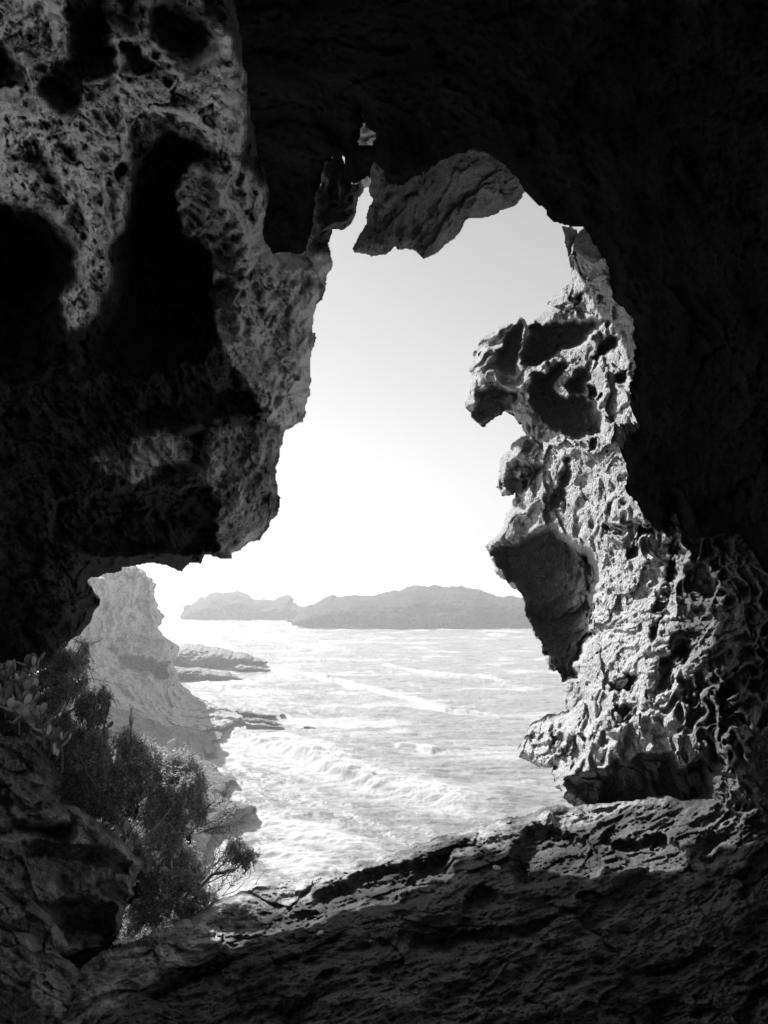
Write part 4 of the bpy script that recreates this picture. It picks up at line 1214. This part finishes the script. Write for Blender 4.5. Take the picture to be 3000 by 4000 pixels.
def heath(name, label, outline, d_near, d_far, n, seed, grow=(0.35, -0.1, 1.0), sprig=0.10, leaf=0.013, pale=0.12, pale_zone=None, stems=(), twig_n=0,
          wid=0.28, spread=0.5, lpn=26):
    """heath-like shrub: many fine upright sprigs set with small leaves, on woody stems"""
    r = np.random.RandomState(seed)
    P = np.array(outline)
    root = empty(name, tuple(world_pt(P[:, 0].mean(), P[:, 1].max() - 20, (d_near + d_far) / 2)))
    tag(root, label, 'shrub')
    us = np.arange(P[:, 0].min(), P[:, 0].max(), 2.0); vs = np.arange(P[:, 1].min(), P[:, 1].max(), 2.0)
    m = raster(rough_line(outline, .2, 8, seed), us, vs)
    ds = inner_dist(m, 30) / 30
    I, J = np.nonzero(m)
    pick = r.randint(0, len(I), n)
    u = us[J[pick]] + r.uniform(-1, 1, n); v = vs[I[pick]] + r.uniform(-1, 1, n)
    edge = ds[I[pick], J[pick]]
    # the surface bulges towards us in the middle, with some sprigs deeper inside
    dep = d_far - (d_far - d_near) * np.sqrt(np.clip(edge, 0, 1)) * r.uniform(0.25, 1.0, n)
    clump = fbm(np.stack([u * .02, v * .02, dep * 1.5], 1), 3, seed)
    dep += 0.16 * clump
    gap = clump > -.34
    u, v, dep, edge, clump = u[gap], v[gap], dep[gap], edge[gap], clump[gap]
    # shoots standing proud of the outline
    sh = (edge < .25) & (r.rand(len(u)) < .35)
    v = v - np.where(sh, r.uniform(0, 14, len(u)), 0)
    n = len(u)
    base = world_pt(u, v, dep)
    g = np.array(grow)
    dirs = g[None] + r.normal(size=(n, 3)) * np.where(sh, .25, 1.0)[:, None] * spread + 0.5 * (clump[:, None] * np.array([1, 0, 0]))
    dirs /= np.linalg.norm(dirs, axis=1, keepdims=True)
    ln = sprig * r.uniform(.5, 1.3, n) * np.where(edge < .2, 1.5, 1.0)
    # leaves
    k = lpn
    t = np.tile(np.linspace(0.15, 1.0, k), (n, 1)) + r.uniform(-.02, .02, (n, k))
    tip = base
    pos = (tip - dirs * ln[:, None])[:, None] + dirs[:, None] * (ln[:, None] * t)[..., None]
    ang = np.arange(k)[None] * 2.4 + r.uniform(0, 6, (n, 1))
    a = np.cross(dirs, np.array([.3, .9, .2])); a /= np.linalg.norm(a, axis=1, keepdims=True)
    b_ = np.cross(dirs, a)
    rad = np.cos(ang)[..., None] * a[:, None] + np.sin(ang)[..., None] * b_[:, None]
    ld = dirs[:, None] * 0.45 + rad * r.uniform(.5, 1.0, (n, k))[..., None] + r.normal(size=(n, k, 3)) * .35
    ld /= np.linalg.norm(ld, axis=2, keepdims=True)
    sd = np.cross(ld, rad); sd /= np.linalg.norm(sd, axis=2, keepdims=True) + 1e-9
    L_ = (leaf * r.uniform(.6, 1.3, (n, k)))[..., None]
    v0 = pos; v1 = pos + ld * L_ * .55 + sd * L_ * wid * .5; v2 = pos + ld * L_ + rad * L_ * .12; v3 = pos + ld * L_ * .55 - sd * L_ * wid * .5
    Vt = np.stack([v0, v1, v2, v3], 2).reshape(-1, 3)
    Fq = np.arange(len(Vt)).reshape(-1, 4)
    pz = np.full(n, pale)
    if pale_zone is not None:
        pz = np.where(raster_pts(pale_zone, u, v), 0.8, pz)
    pz = pz * np.clip(1 + 1.2 * clump, .1, 2.2)
    isp = (r.rand(n) < pz)
    tone = np.where(isp[:, None], r.uniform(.45, 1, (n, k)), r.uniform(0.08, .7, (n, k)) * (1 + t * .6))
    tone = np.repeat(tone.ravel(), 4)
    fo = new_mesh('foliage', Vt, Fq, M_LEAF, root, False, {'tone': tone})
    fo['kind'] = 'stuff'
    # the sprigs' own fine wood
    sel = r.rand(n) < .5
    lines = []
    for q in np.nonzero(sel)[0][:700]:
        p0 = tip[q] - dirs[q] * ln[q] * 1.4
        lines.append((np.array([p0, tip[q] - dirs[q] * ln[q], tip[q]]), np.array([.0022, .0016, .0008])))
    Vs, Fs = tubes(lines, 3)
    tw = new_mesh('twig', Vs, Fs, M_BARK, root); tw['kind'] = 'stuff'
    for q, (pts, d0, d1, r0, r1) in enumerate(stems):
        Vs, Fs = tubes([curve_px(pts, d0, d1, r0, r1, seed=seed + q)], 7)
        new_mesh('stem', Vs, Fs, M_BARK, root)
    for o in root.children:
        o.matrix_parent_inverse = root.matrix_world.inverted() if False else o.matrix_parent_inverse
        o.location = -root.location
    return root

big = R6([(150, 1120), (260, 1080), (330, 1060), (400, 1050), (480, 1050), (560, 1060), (640, 1075), (680, 1040), (720, 1030), (760, 1060), (840, 1100), (860, 1140),
          (920, 1160), (990, 1160), (1000, 1130), (1040, 1170), (1100, 1220), (1120, 1290), (1135, 1330), (1110, 1380), (1130, 1440), (1120, 1500), (1080, 1530),
          (1010, 1560), (1000, 1659)]) + R7([(990, 560), (900, 640), (800, 660), (720, 600), (640, 520), (480, 400), (340, 330), (320, 240), (260, 120), (220, 40)])
bush_big = heath('heath_bush', 'largest bushy heath shrub, dense and dark, between the left boulders and the bay', big, 3.95, 4.45, 7000, 101, sprig=.065, leaf=.015, wid=.42, spread=.42, lpn=18,
      pale_zone=R6([(840, 1080), (1000, 1120), (1140, 1220), (1150, 1340), (1060, 1300), (980, 1220), (860, 1200)]), pale=.17,
      stems=[(R6([(520, 1340), (460, 1260), (420, 1150), (410, 1080)]), 3.93, 3.9, .008, .003),
             (R7([(1000, 560), (940, 700), (930, 770)]), 4.6, 4.5, .008, .012)])
b2 = R6([(430, 530), (470, 560), (480, 620), (495, 680), (480, 720), (470, 790), (440, 830), (380, 860), (330, 900), (300, 950), (220, 960), (150, 880), (100, 850),
         (160, 780), (220, 720), (290, 690), (330, 650), (350, 600), (400, 550)])
heath('heath_bush', 'loose heath shrub under the overhang at the left, with many pale gaps', b2, 4.0, 4.5, 1600, 103, pale=.4, sprig=.06, leaf=.015, wid=.42, lpn=16,
      stems=[(R6([(180, 960), (260, 880), (380, 760), (440, 640)]), 4.3, 4.3, .006, .002)])
b3 = R6([(425, 870), (460, 840), (520, 830), (560, 800), (590, 830), (610, 860), (590, 930), (560, 970), (500, 990), (450, 960), (400, 1010), (350, 1000), (340, 960), (400, 930)])
heath('heath_bush', 'small round tuft of heath on a bare twig, in front of the pale cliff', b3, 4.0, 4.25, 700, 105, pale=.15, sprig=.05, leaf=.014, wid=.35, spread=.3, lpn=18, grow=(.2, 0, 1),
      stems=[(R6([(310, 1010), (330, 970), (400, 920), (450, 900), (500, 900)]), 4.15, 4.2, .007, .003),
             (R6([(330, 970), (370, 880), (400, 850)]), 4.15, 4.2, .003, .001)])
b4 = R6([(0, 850), (100, 860), (200, 920), (300, 950), (340, 1000), (420, 1020), (560, 1060), (500, 1080), (360, 1070), (280, 1100), (240, 1180), (190, 1120), (140, 1050), (100, 990), (0, 980)])
heath('heath_bush', 'low mottled heath scrub behind the rim of the left boulder', b4, 3.85, 4.2, 1000, 107, pale=.3, sprig=.06, leaf=.014)
low = R7([(740, 640), (860, 640), (960, 600), (1010, 560), (1080, 600), (1100, 700), (1120, 760), (1180, 830), (1100, 880), (1020, 940), (930, 980), (830, 1015), (720, 1065), (650, 1060),
          (700, 900), (740, 760)])
heath('heath_bush', 'lower tangled scrub filling the notch between ledge and sill', low, 3.9, 4.4, 1500, 109, pale=.16, sprig=.05, leaf=.013, wid=.5, spread=.9,
      stems=[(R7([(980, 780), (1040, 690), (1060, 600)]), 4.2, 4.3, .006, .003), (R7([(1110, 880), (1060, 860), (1040, 800)]), 4.2, 4.1, .004, .002)])
tip_ = R7([(1250, 520), (1290, 530), (1320, 545), (1360, 580), (1372, 610), (1340, 635), (1290, 620), (1260, 600), (1240, 560)])
twg = [  # bare twigs reaching out to the right
    ([(1040, 830), (1090, 760), (1180, 680), (1260, 600), (1330, 560)], .006, .002),
    ([(1060, 790), (1120, 700), (1200, 620), (1240, 540), (1250, 490)], .004, .001),
    ([(1100, 740), (1150, 650), (1180, 560), (1220, 500)], .003, .001),
    ([(1120, 760), (1240, 700), (1330, 640), (1420, 600)], .004, .001),
    ([(1060, 800), (1150, 710), (1270, 690)], .012, .008),
    ([(1200, 830), (1260, 760), (1330, 700), (1390, 640), (1400, 610)], .002, .001),
    ([(1150, 840), (1200, 760), (1240, 700)], .003, .001),
    ([(1180, 640), (1230, 640), (1300, 590)], .003, .001),
    ([(1100, 700), (1160, 660), (1230, 600), (1270, 570)], .003, .001),
    ([(1380, 770), (1400, 720), (1440, 690)], .002, .001),
    ([(1200, 830), (1280, 800), (1350, 720), (1360, 650)], .002, .001),
]
rt = heath('heath_bush', 'sparse twiggy shrub with one leafy tip, leaning out over the water beside the sill', tip_, 4.5, 4.7, 260, 111, pale=.35, sprig=.05, leaf=.016, wid=.4,
      stems=[(R7(p), 4.5 - .1 * (i % 3), 4.6, a_, b__) for i, (p, a_, b__) in enumerate(twg)])
# finer side twigs
def side_twigs(root, lines, n, ln, seed, d, mat=M_BARK, name='twig', up=0.6):
    r = np.random.RandomState(seed)
    out = []
    for q in range(n):
        W, rr = lines[r.randint(len(lines))]
        i = r.randint(2, len(W) - 1)
        p = W[i].copy()
        dr = (W[i] - W[i - 1]); dr /= np.linalg.norm(dr) + 1e-9
        dr = dr + r.normal(size=3) * .6 + UPV * up * r.rand()
        pts = [p.copy()]
        L = ln * r.uniform(.4, 1.3)
        for k in range(6):
            dr = dr + r.normal(size=3) * .35; dr /= np.linalg.norm(dr)
            p = p + dr * L / 6; pts.append(p.copy())
        out.append((np.array(pts), np.linspace(.0016, .0006, 7)))
    V, Fq = tubes(out, 3)
    o = new_mesh(name, V, Fq, mat, root); o['kind'] = 'stuff'
    if root: o.location = -root.location
    return o
side_twigs(rt, [curve_px(R7(p), 4.5, 4.6, a_, b__, seed=3) for p, a_, b__ in twg[:8]], 260, .10, 5, 4.5)
tw2 = [([(1000, 1640), (1060, 1560), (1100, 1500), (1200, 1420), (1225, 1370)], .004, .0012), ([(1080, 1560), (1180, 1520), (1260, 1470), (1290, 1450)], .003, .001),
       ([(1100, 1580), (1200, 1560), (1290, 1540), (1310, 1530)], .003, .001), ([(1060, 1600), (1160, 1570), (1240, 1500), (1300, 1470)], .003, .001),
       ([(1100, 1480), (1160, 1420), (1220, 1370)], .003, .001), ([(1090, 1590), (1180, 1600), (1280, 1580)], .002, .001)]
for i, (p, a_, b__) in enumerate(tw2):
    V_, F_ = tubes([curve_px(R6(p), 4.2, 4.5, a_, b__, seed=i, wob=.006)], 5)
    o_ = new_mesh('stem', V_, F_, M_BARK, bush_big); o_.location = -bush_big.location
side_twigs(bush_big, [curve_px(R6(p), 4.2, 4.5, a_, b__, seed=3) for p, a_, b__ in tw2], 120, .12, 8, 4.6)

# pale dead stalks in front of the big bush
def dead_stalk(label, lines, d):
    c = world_pt(lines[0][0][0], lines[0][0][1], d)
    root = empty('dead_stalk', tuple(c)); tag(root, label, 'stalk', 'bare pale stalks above the ledge')
    for i, p in enumerate(lines):
        V, Fq = tubes([curve_px(p, d, d - .05, .0048 if i == 0 else .003, .0016, n=16, wob=.002, seed=i + len(label))], 6)
        o = new_mesh('stalk', V, Fq, M_DRY, root); o.location = -root.location
dead_stalk('forked pale stalk, leftmost of the bare stalks above the ledge', [RI([(1195, 900), (1220, 820), (1270, 700), (1310, 650), (1345, 560)]), RI([(1185, 840), (1200, 770), (1265, 700), (1290, 630)])], 3.85)
dead_stalk('longest pale stalk, slanting up to the right across the dark bush', [RI([(1270, 930), (1350, 860), (1440, 785), (1510, 710), (1580, 620)]), RI([(1235, 1000), (1310, 945), (1380, 890), (1420, 830), (1445, 760)])], 3.85)
dead_stalk('short curved pale stalk under the longest one', [RI([(1335, 1000), (1400, 970), (1440, 930), (1485, 900)])], 3.9)
dead_stalk('low pale stalk running right from the tip of the ledge', [RI([(1360, 1085), (1430, 1050), (1500, 1010), (1560, 990)])], 3.95)
dead_stalk('straight pale stick leaning in the lower scrub', [RH([(710, 880), (770, 790), (810, 720), (850, 630), (880, 540)])], 4.1)
dead_stalk('thin curled white twig in the lower scrub', [RH([(800, 620), (800, 690), (840, 735), (900, 745), (960, 735)])], 4.1)

# fleshy-leaved plants
def leaf_mesh(name, w, curl, thick):
    nu, nv = 7, 5
    V = []
    for s in (1, -1):
        for i in range(nu):
            t = i / (nu - 1)
            ww = w * (math.sin(math.pi * min(1, t ** 0.75 * .93 + .03)) ** .7) * (0.45 + .75 * t)
            for j in range(nv):
                c = (j / (nv - 1) * 2 - 1)
                z = curl * t * t + .25 * w * c * c + s * thick * (1 - c * c) * math.sin(math.pi * min(.98, t + .05))
                V.append((ww * c, t, z))
    Fq = []
    for s in (0, 1):
        o = s * nu * nv
        for i in range(nu - 1):
            for j in range(nv - 1):
                q = [o + i * nv + j, o + i * nv + j + 1, o + (i + 1) * nv + j + 1, o + (i + 1) * nv + j]
                Fq.append(q if s == 0 else q[::-1])
    V = np.array(V)
    me = new_mesh('leaf', V, np.array(Fq), M_FLESH, None, True, {'tone': np.full(len(V), name)})
    d = me.data
    bpy.data.objects.remove(me)
    return d
LEAVES = [leaf_mesh(t_, .36, .25, .05) for t_ in (.12, .35, .6, .95)]

def rosette(label, u, v, d, size, n, seed, tones=(0, 1, 2), tilt=0.9, only=None):
    r = random.Random(seed)
    c = world_pt(u, v, d)
    root = empty('succulent_plant', tuple(c)); tag(root, label, 'succulent', 'succulents by the left boulder')
    st = tubes([(np.array([[0, .02, -size * 1.6], [0, .01, -size * .8], [0, 0, 0]]), np.array([.006, .006, .005]))], 6)
    new_mesh('stem', st[0], st[1], M_BARK, root)
    for k in range(int(n * 1.5)):
        o = bpy.data.objects.new('leaf', LEAVES[r.choice(tones)])
        COL.objects.link(o); o.parent = root
        az = k * 2.4 + r.uniform(-.3, .3)
        el = r.uniform(.1, 1.2) if only is None else only
        o.location = (r.uniform(-.3, .3) * size, r.uniform(-.3, .3) * size, -r.uniform(0, 1.0) * size)
        o.rotation_euler = (el, r.uniform(-.4, .4), az)
        s = size * r.uniform(.55, .9)
        o.scale = (s, s, s)
    return root
def pz(fn, x, y): return fn([(x, y)])[0]
sc = [('succulent with broad leaves growing highest, right under the dark overhang', 400, 290, 3.9, .085, 11, (0, 1, 2)),
      ('succulent at the picture edge with upright pale-rimmed leaves', 60, 330, 3.7, .08, 10, (0, 1, 2)),
      ('succulent cluster with one white leaf, near the left edge', 190, 400, 3.75, .075, 10, (0, 1, 3)),
      ('greyer succulent in the middle of the left clump', 370, 500, 3.8, .08, 9, (1, 1, 2)),
      ('dark broad-leaved succulent at the left edge', 60, 600, 3.6, .09, 9, (0, 1)),
      ('dark broad-leaved succulent below the grey one', 250, 620, 3.65, .09, 10, (0, 1)),
      ('dark succulent to the right of the broad-leaved pair', 390, 640, 3.7, .08, 8, (0, 1)),
      ('pale-grey crowned succulent above the rim of the boulder', 240, 840, 3.55, .085, 9, (1, 2, 2)),
      ('light-leaved succulent just right of the crowned one', 390, 880, 3.6, .08, 8, (1, 2)),
      ('grey rosette beside the foot of the bare twig', 530, 960, 3.6, .075, 9, (1, 1, 2)),
      ('succulent with thick pale spoon leaves on the boulder rim', 560, 1080, 3.55, .07, 8, (0, 1, 3)),
      ('dark leaf cluster below the spoon-leaved plant', 660, 1140, 3.6, .07, 8, (0, 1)),
      ('succulent with two bright white leaves at the top of the dark bush', 800, 1330, 3.7, .085, 8, (0, 1, 3)),
      ('single slender plant with rounded leaves against the hazy cliff', 1350, 1090, 4.4, .065, 5, (1, 2))]
for q, (lb, x, y, d, sz, n, tn) in enumerate(sc):
    u_, v_ = pz(RG, x, y)
    rosette(lb, u_, v_, d, sz, n, 200 + q, tn)
for q, (lb, fn, x, y, d, sz, n, tn) in enumerate([
        ('pale three-cornered leaves standing in the lower scrub', RH, 580, 700, 4.05, .07, 6, (2, 3)),
        ('two leaf rosettes on the crest of the pale ledge', RI, 990, 760, 3.75, .045, 7, (1, 2)),
        ('curly-leaved plant beside the forked stalk', RI, 1150, 800, 3.75, .05, 7, (1, 2)),
        ('white pointed leaf at the root of the forked stalk', RI, 1190, 930, 3.7, .05, 3, (3, 3)),
        ('small leafy plant at the lower tip of the ledge', RI, 1290, 980, 3.8, .055, 9, (0, 1)),
        ('curled leaves spilling over the lower tip of the ledge', RI, 1370, 1110, 3.85, .05, 10, (0, 1, 2))]):
    u_, v_ = pz(fn, x, y)
    rosette(lb, u_, v_, d, sz, n, 300 + q, tn)

# pale bud on its stalk
u_, v_ = pz(R6, 708, 1000)
root = empty('flowering_sprig', tuple(world_pt(u_, v_, 4.05)))
tag(root, 'pale upright bud on a stalk rising above the big bush', 'flower')
V_, F_ = tubes([(np.array([[-.01, 0, -.16], [0, 0, -.08], [0, 0, 0]]), np.array([.003, .003, .004]))], 6)
new_mesh('stem', V_, F_, M_BARK, root)
for k_ in range(12):
    o_ = bpy.data.objects.new('bract', LEAVES[3 if k_ < 8 else 1]); COL.objects.link(o_); o_.parent = root
    o_.rotation_euler = (1.38 if k_ < 8 else 1.15, 0, k_ * 2.4); o_.scale = (.022, .075, .03) if k_ < 8 else (.016, .05, .03); o_.location = (0, 0, 0 if k_ < 8 else -.02)

# ------------------------------------------------------------------ railing on the far shore
u_, v_ = 374, 1612
dr_ = 78.0
root = empty('stair_railing', tuple(world_pt(u_, v_, dr_)))
tag(root, 'small weathered wooden stair railing on the hazy shore, just above the big bush', 'railing')
m, nt, bs, out = nodes_mat('weathered_wood'); bs.inputs['Base Color'].default_value = (.34, .34, .34, 1); bs.inputs['Roughness'].default_value = .9
M_WOOD = m
for (x0, y0, x1, y1), off in (((340, 350, 415, 290), 0), ((375, 345, 450, 285), 1.0)):
    a_, b_ = RE([(x0, y0), (x1, y1)])
    A_ = world_pt(*a_, dr_ + off); B_ = world_pt(*b_, dr_ + off + 1.5)
    V_, F_ = tubes([(np.array([A_, (A_ + B_) / 2, B_]), np.array([.07, .07, .07]))], 4)
    o_ = new_mesh('handrail', V_, F_, M_WOOD, root, False); o_.location = -root.location
    for k_ in range(5):
        p_ = A_ + (B_ - A_) * (k_ + .3) / 5
        V_, F_ = tubes([(np.array([p_, p_ - UPV * .8, p_ - UPV * 1.7]), np.array([.045] * 3))], 4)
        o_ = new_mesh('post', V_, F_, M_WOOD, root, False); o_.location = -root.location

# ------------------------------------------------------------------ loose stones and shells on the sill
m, nt, bs, out = nodes_mat('white_stone'); bs.inputs['Base Color'].default_value = (.78, .78, .78, 1); bs.inputs['Roughness'].default_value = .6
M_STONE = m
def pebble(label, u, v, size, seed):
    dg = bpy.context.evaluated_depsgraph_get()
    o0 = Vector((0, 0, CAM_Z)); t_ = Vector(world_pt(u, v, 1.0)) - o0; t_.normalize()
    hit, loc, nor, *_ = scene.ray_cast(dg, o0, t_)
    import bmesh
    bm = bmesh.new(); bmesh.ops.create_icosphere(bm, subdivisions=2, radius=size)
    r = random.Random(seed)
    for w_ in bm.verts:
        w_.co *= r.uniform(.8, 1.15); w_.co.z *= .55; w_.co.x *= 1.2
    me = bpy.data.meshes.new('pebble'); bm.to_mesh(me); bm.free(); me.materials.append(M_STONE)
    me.polygons.foreach_set('use_smooth', [True] * len(me.polygons))
    o = bpy.data.objects.new('pebble', me); COL.objects.link(o)
    o.location = loc + nor * size * .35 if hit else world_pt(u, v, 3)
    o.rotation_euler = nor.to_track_quat('Z', 'Y').to_euler() if hit else (0, 0, 0)
    tag(o, label, 'pebble', 'white pebbles on the rock')
bpy.context.view_layer.update()
for q, (fn, x, y, sz, lb) in enumerate([(R8, 780, 411, .020, 'lone white pebble on the ledge in the middle of the sill'),
        (R8, 220, 588, .016, 'upper of two small white pebbles near the lower centre of the sill'),
        (R8, 209, 621, .014, 'lower of two small white pebbles near the lower centre of the sill'),
        (RI, 30, 475, .020, 'white oval stone on the dark boulder at the left edge')]):
    u_, v_ = pz(fn, x, y)
    pebble(lb, u_, v_, sz, q)

# ------------------------------------------------------------------ haze
def haze_box(x0, x1, y0, y1, z0, z1, dens, aniso):
    V = [(x, y, z) for x in (x0, x1) for y in (y0, y1) for z in (z0, z1)]
    Fc = np.array([[0, 1, 3, 2], [4, 6, 7, 5], [0, 4, 5, 1], [2, 3, 7, 6], [0, 2, 6, 4], [1, 5, 7, 3]])
    m = bpy.data.materials.new('haze_air'); m.use_nodes = True
    nt = m.node_tree; nt.nodes.clear()
    out = nt.nodes.new('ShaderNodeOutputMaterial')
    pv = nt.nodes.new('ShaderNodeVolumePrincipled')
    pv.inputs['Color'].default_value = (1, 1, 1, 1)
    pv.inputs['Density'].default_value = dens
    pv.inputs['Anisotropy'].default_value = aniso
    nt.links.new(pv.outputs[0], out.inputs['Volume'])
    o = new_mesh('haze', V, Fc, m, None, False)
    tag(o, kind='stuff')
    return o
haze_box(-9500, 9500, -400, 12500, -2.6, 42, 0.0010, 0.45)
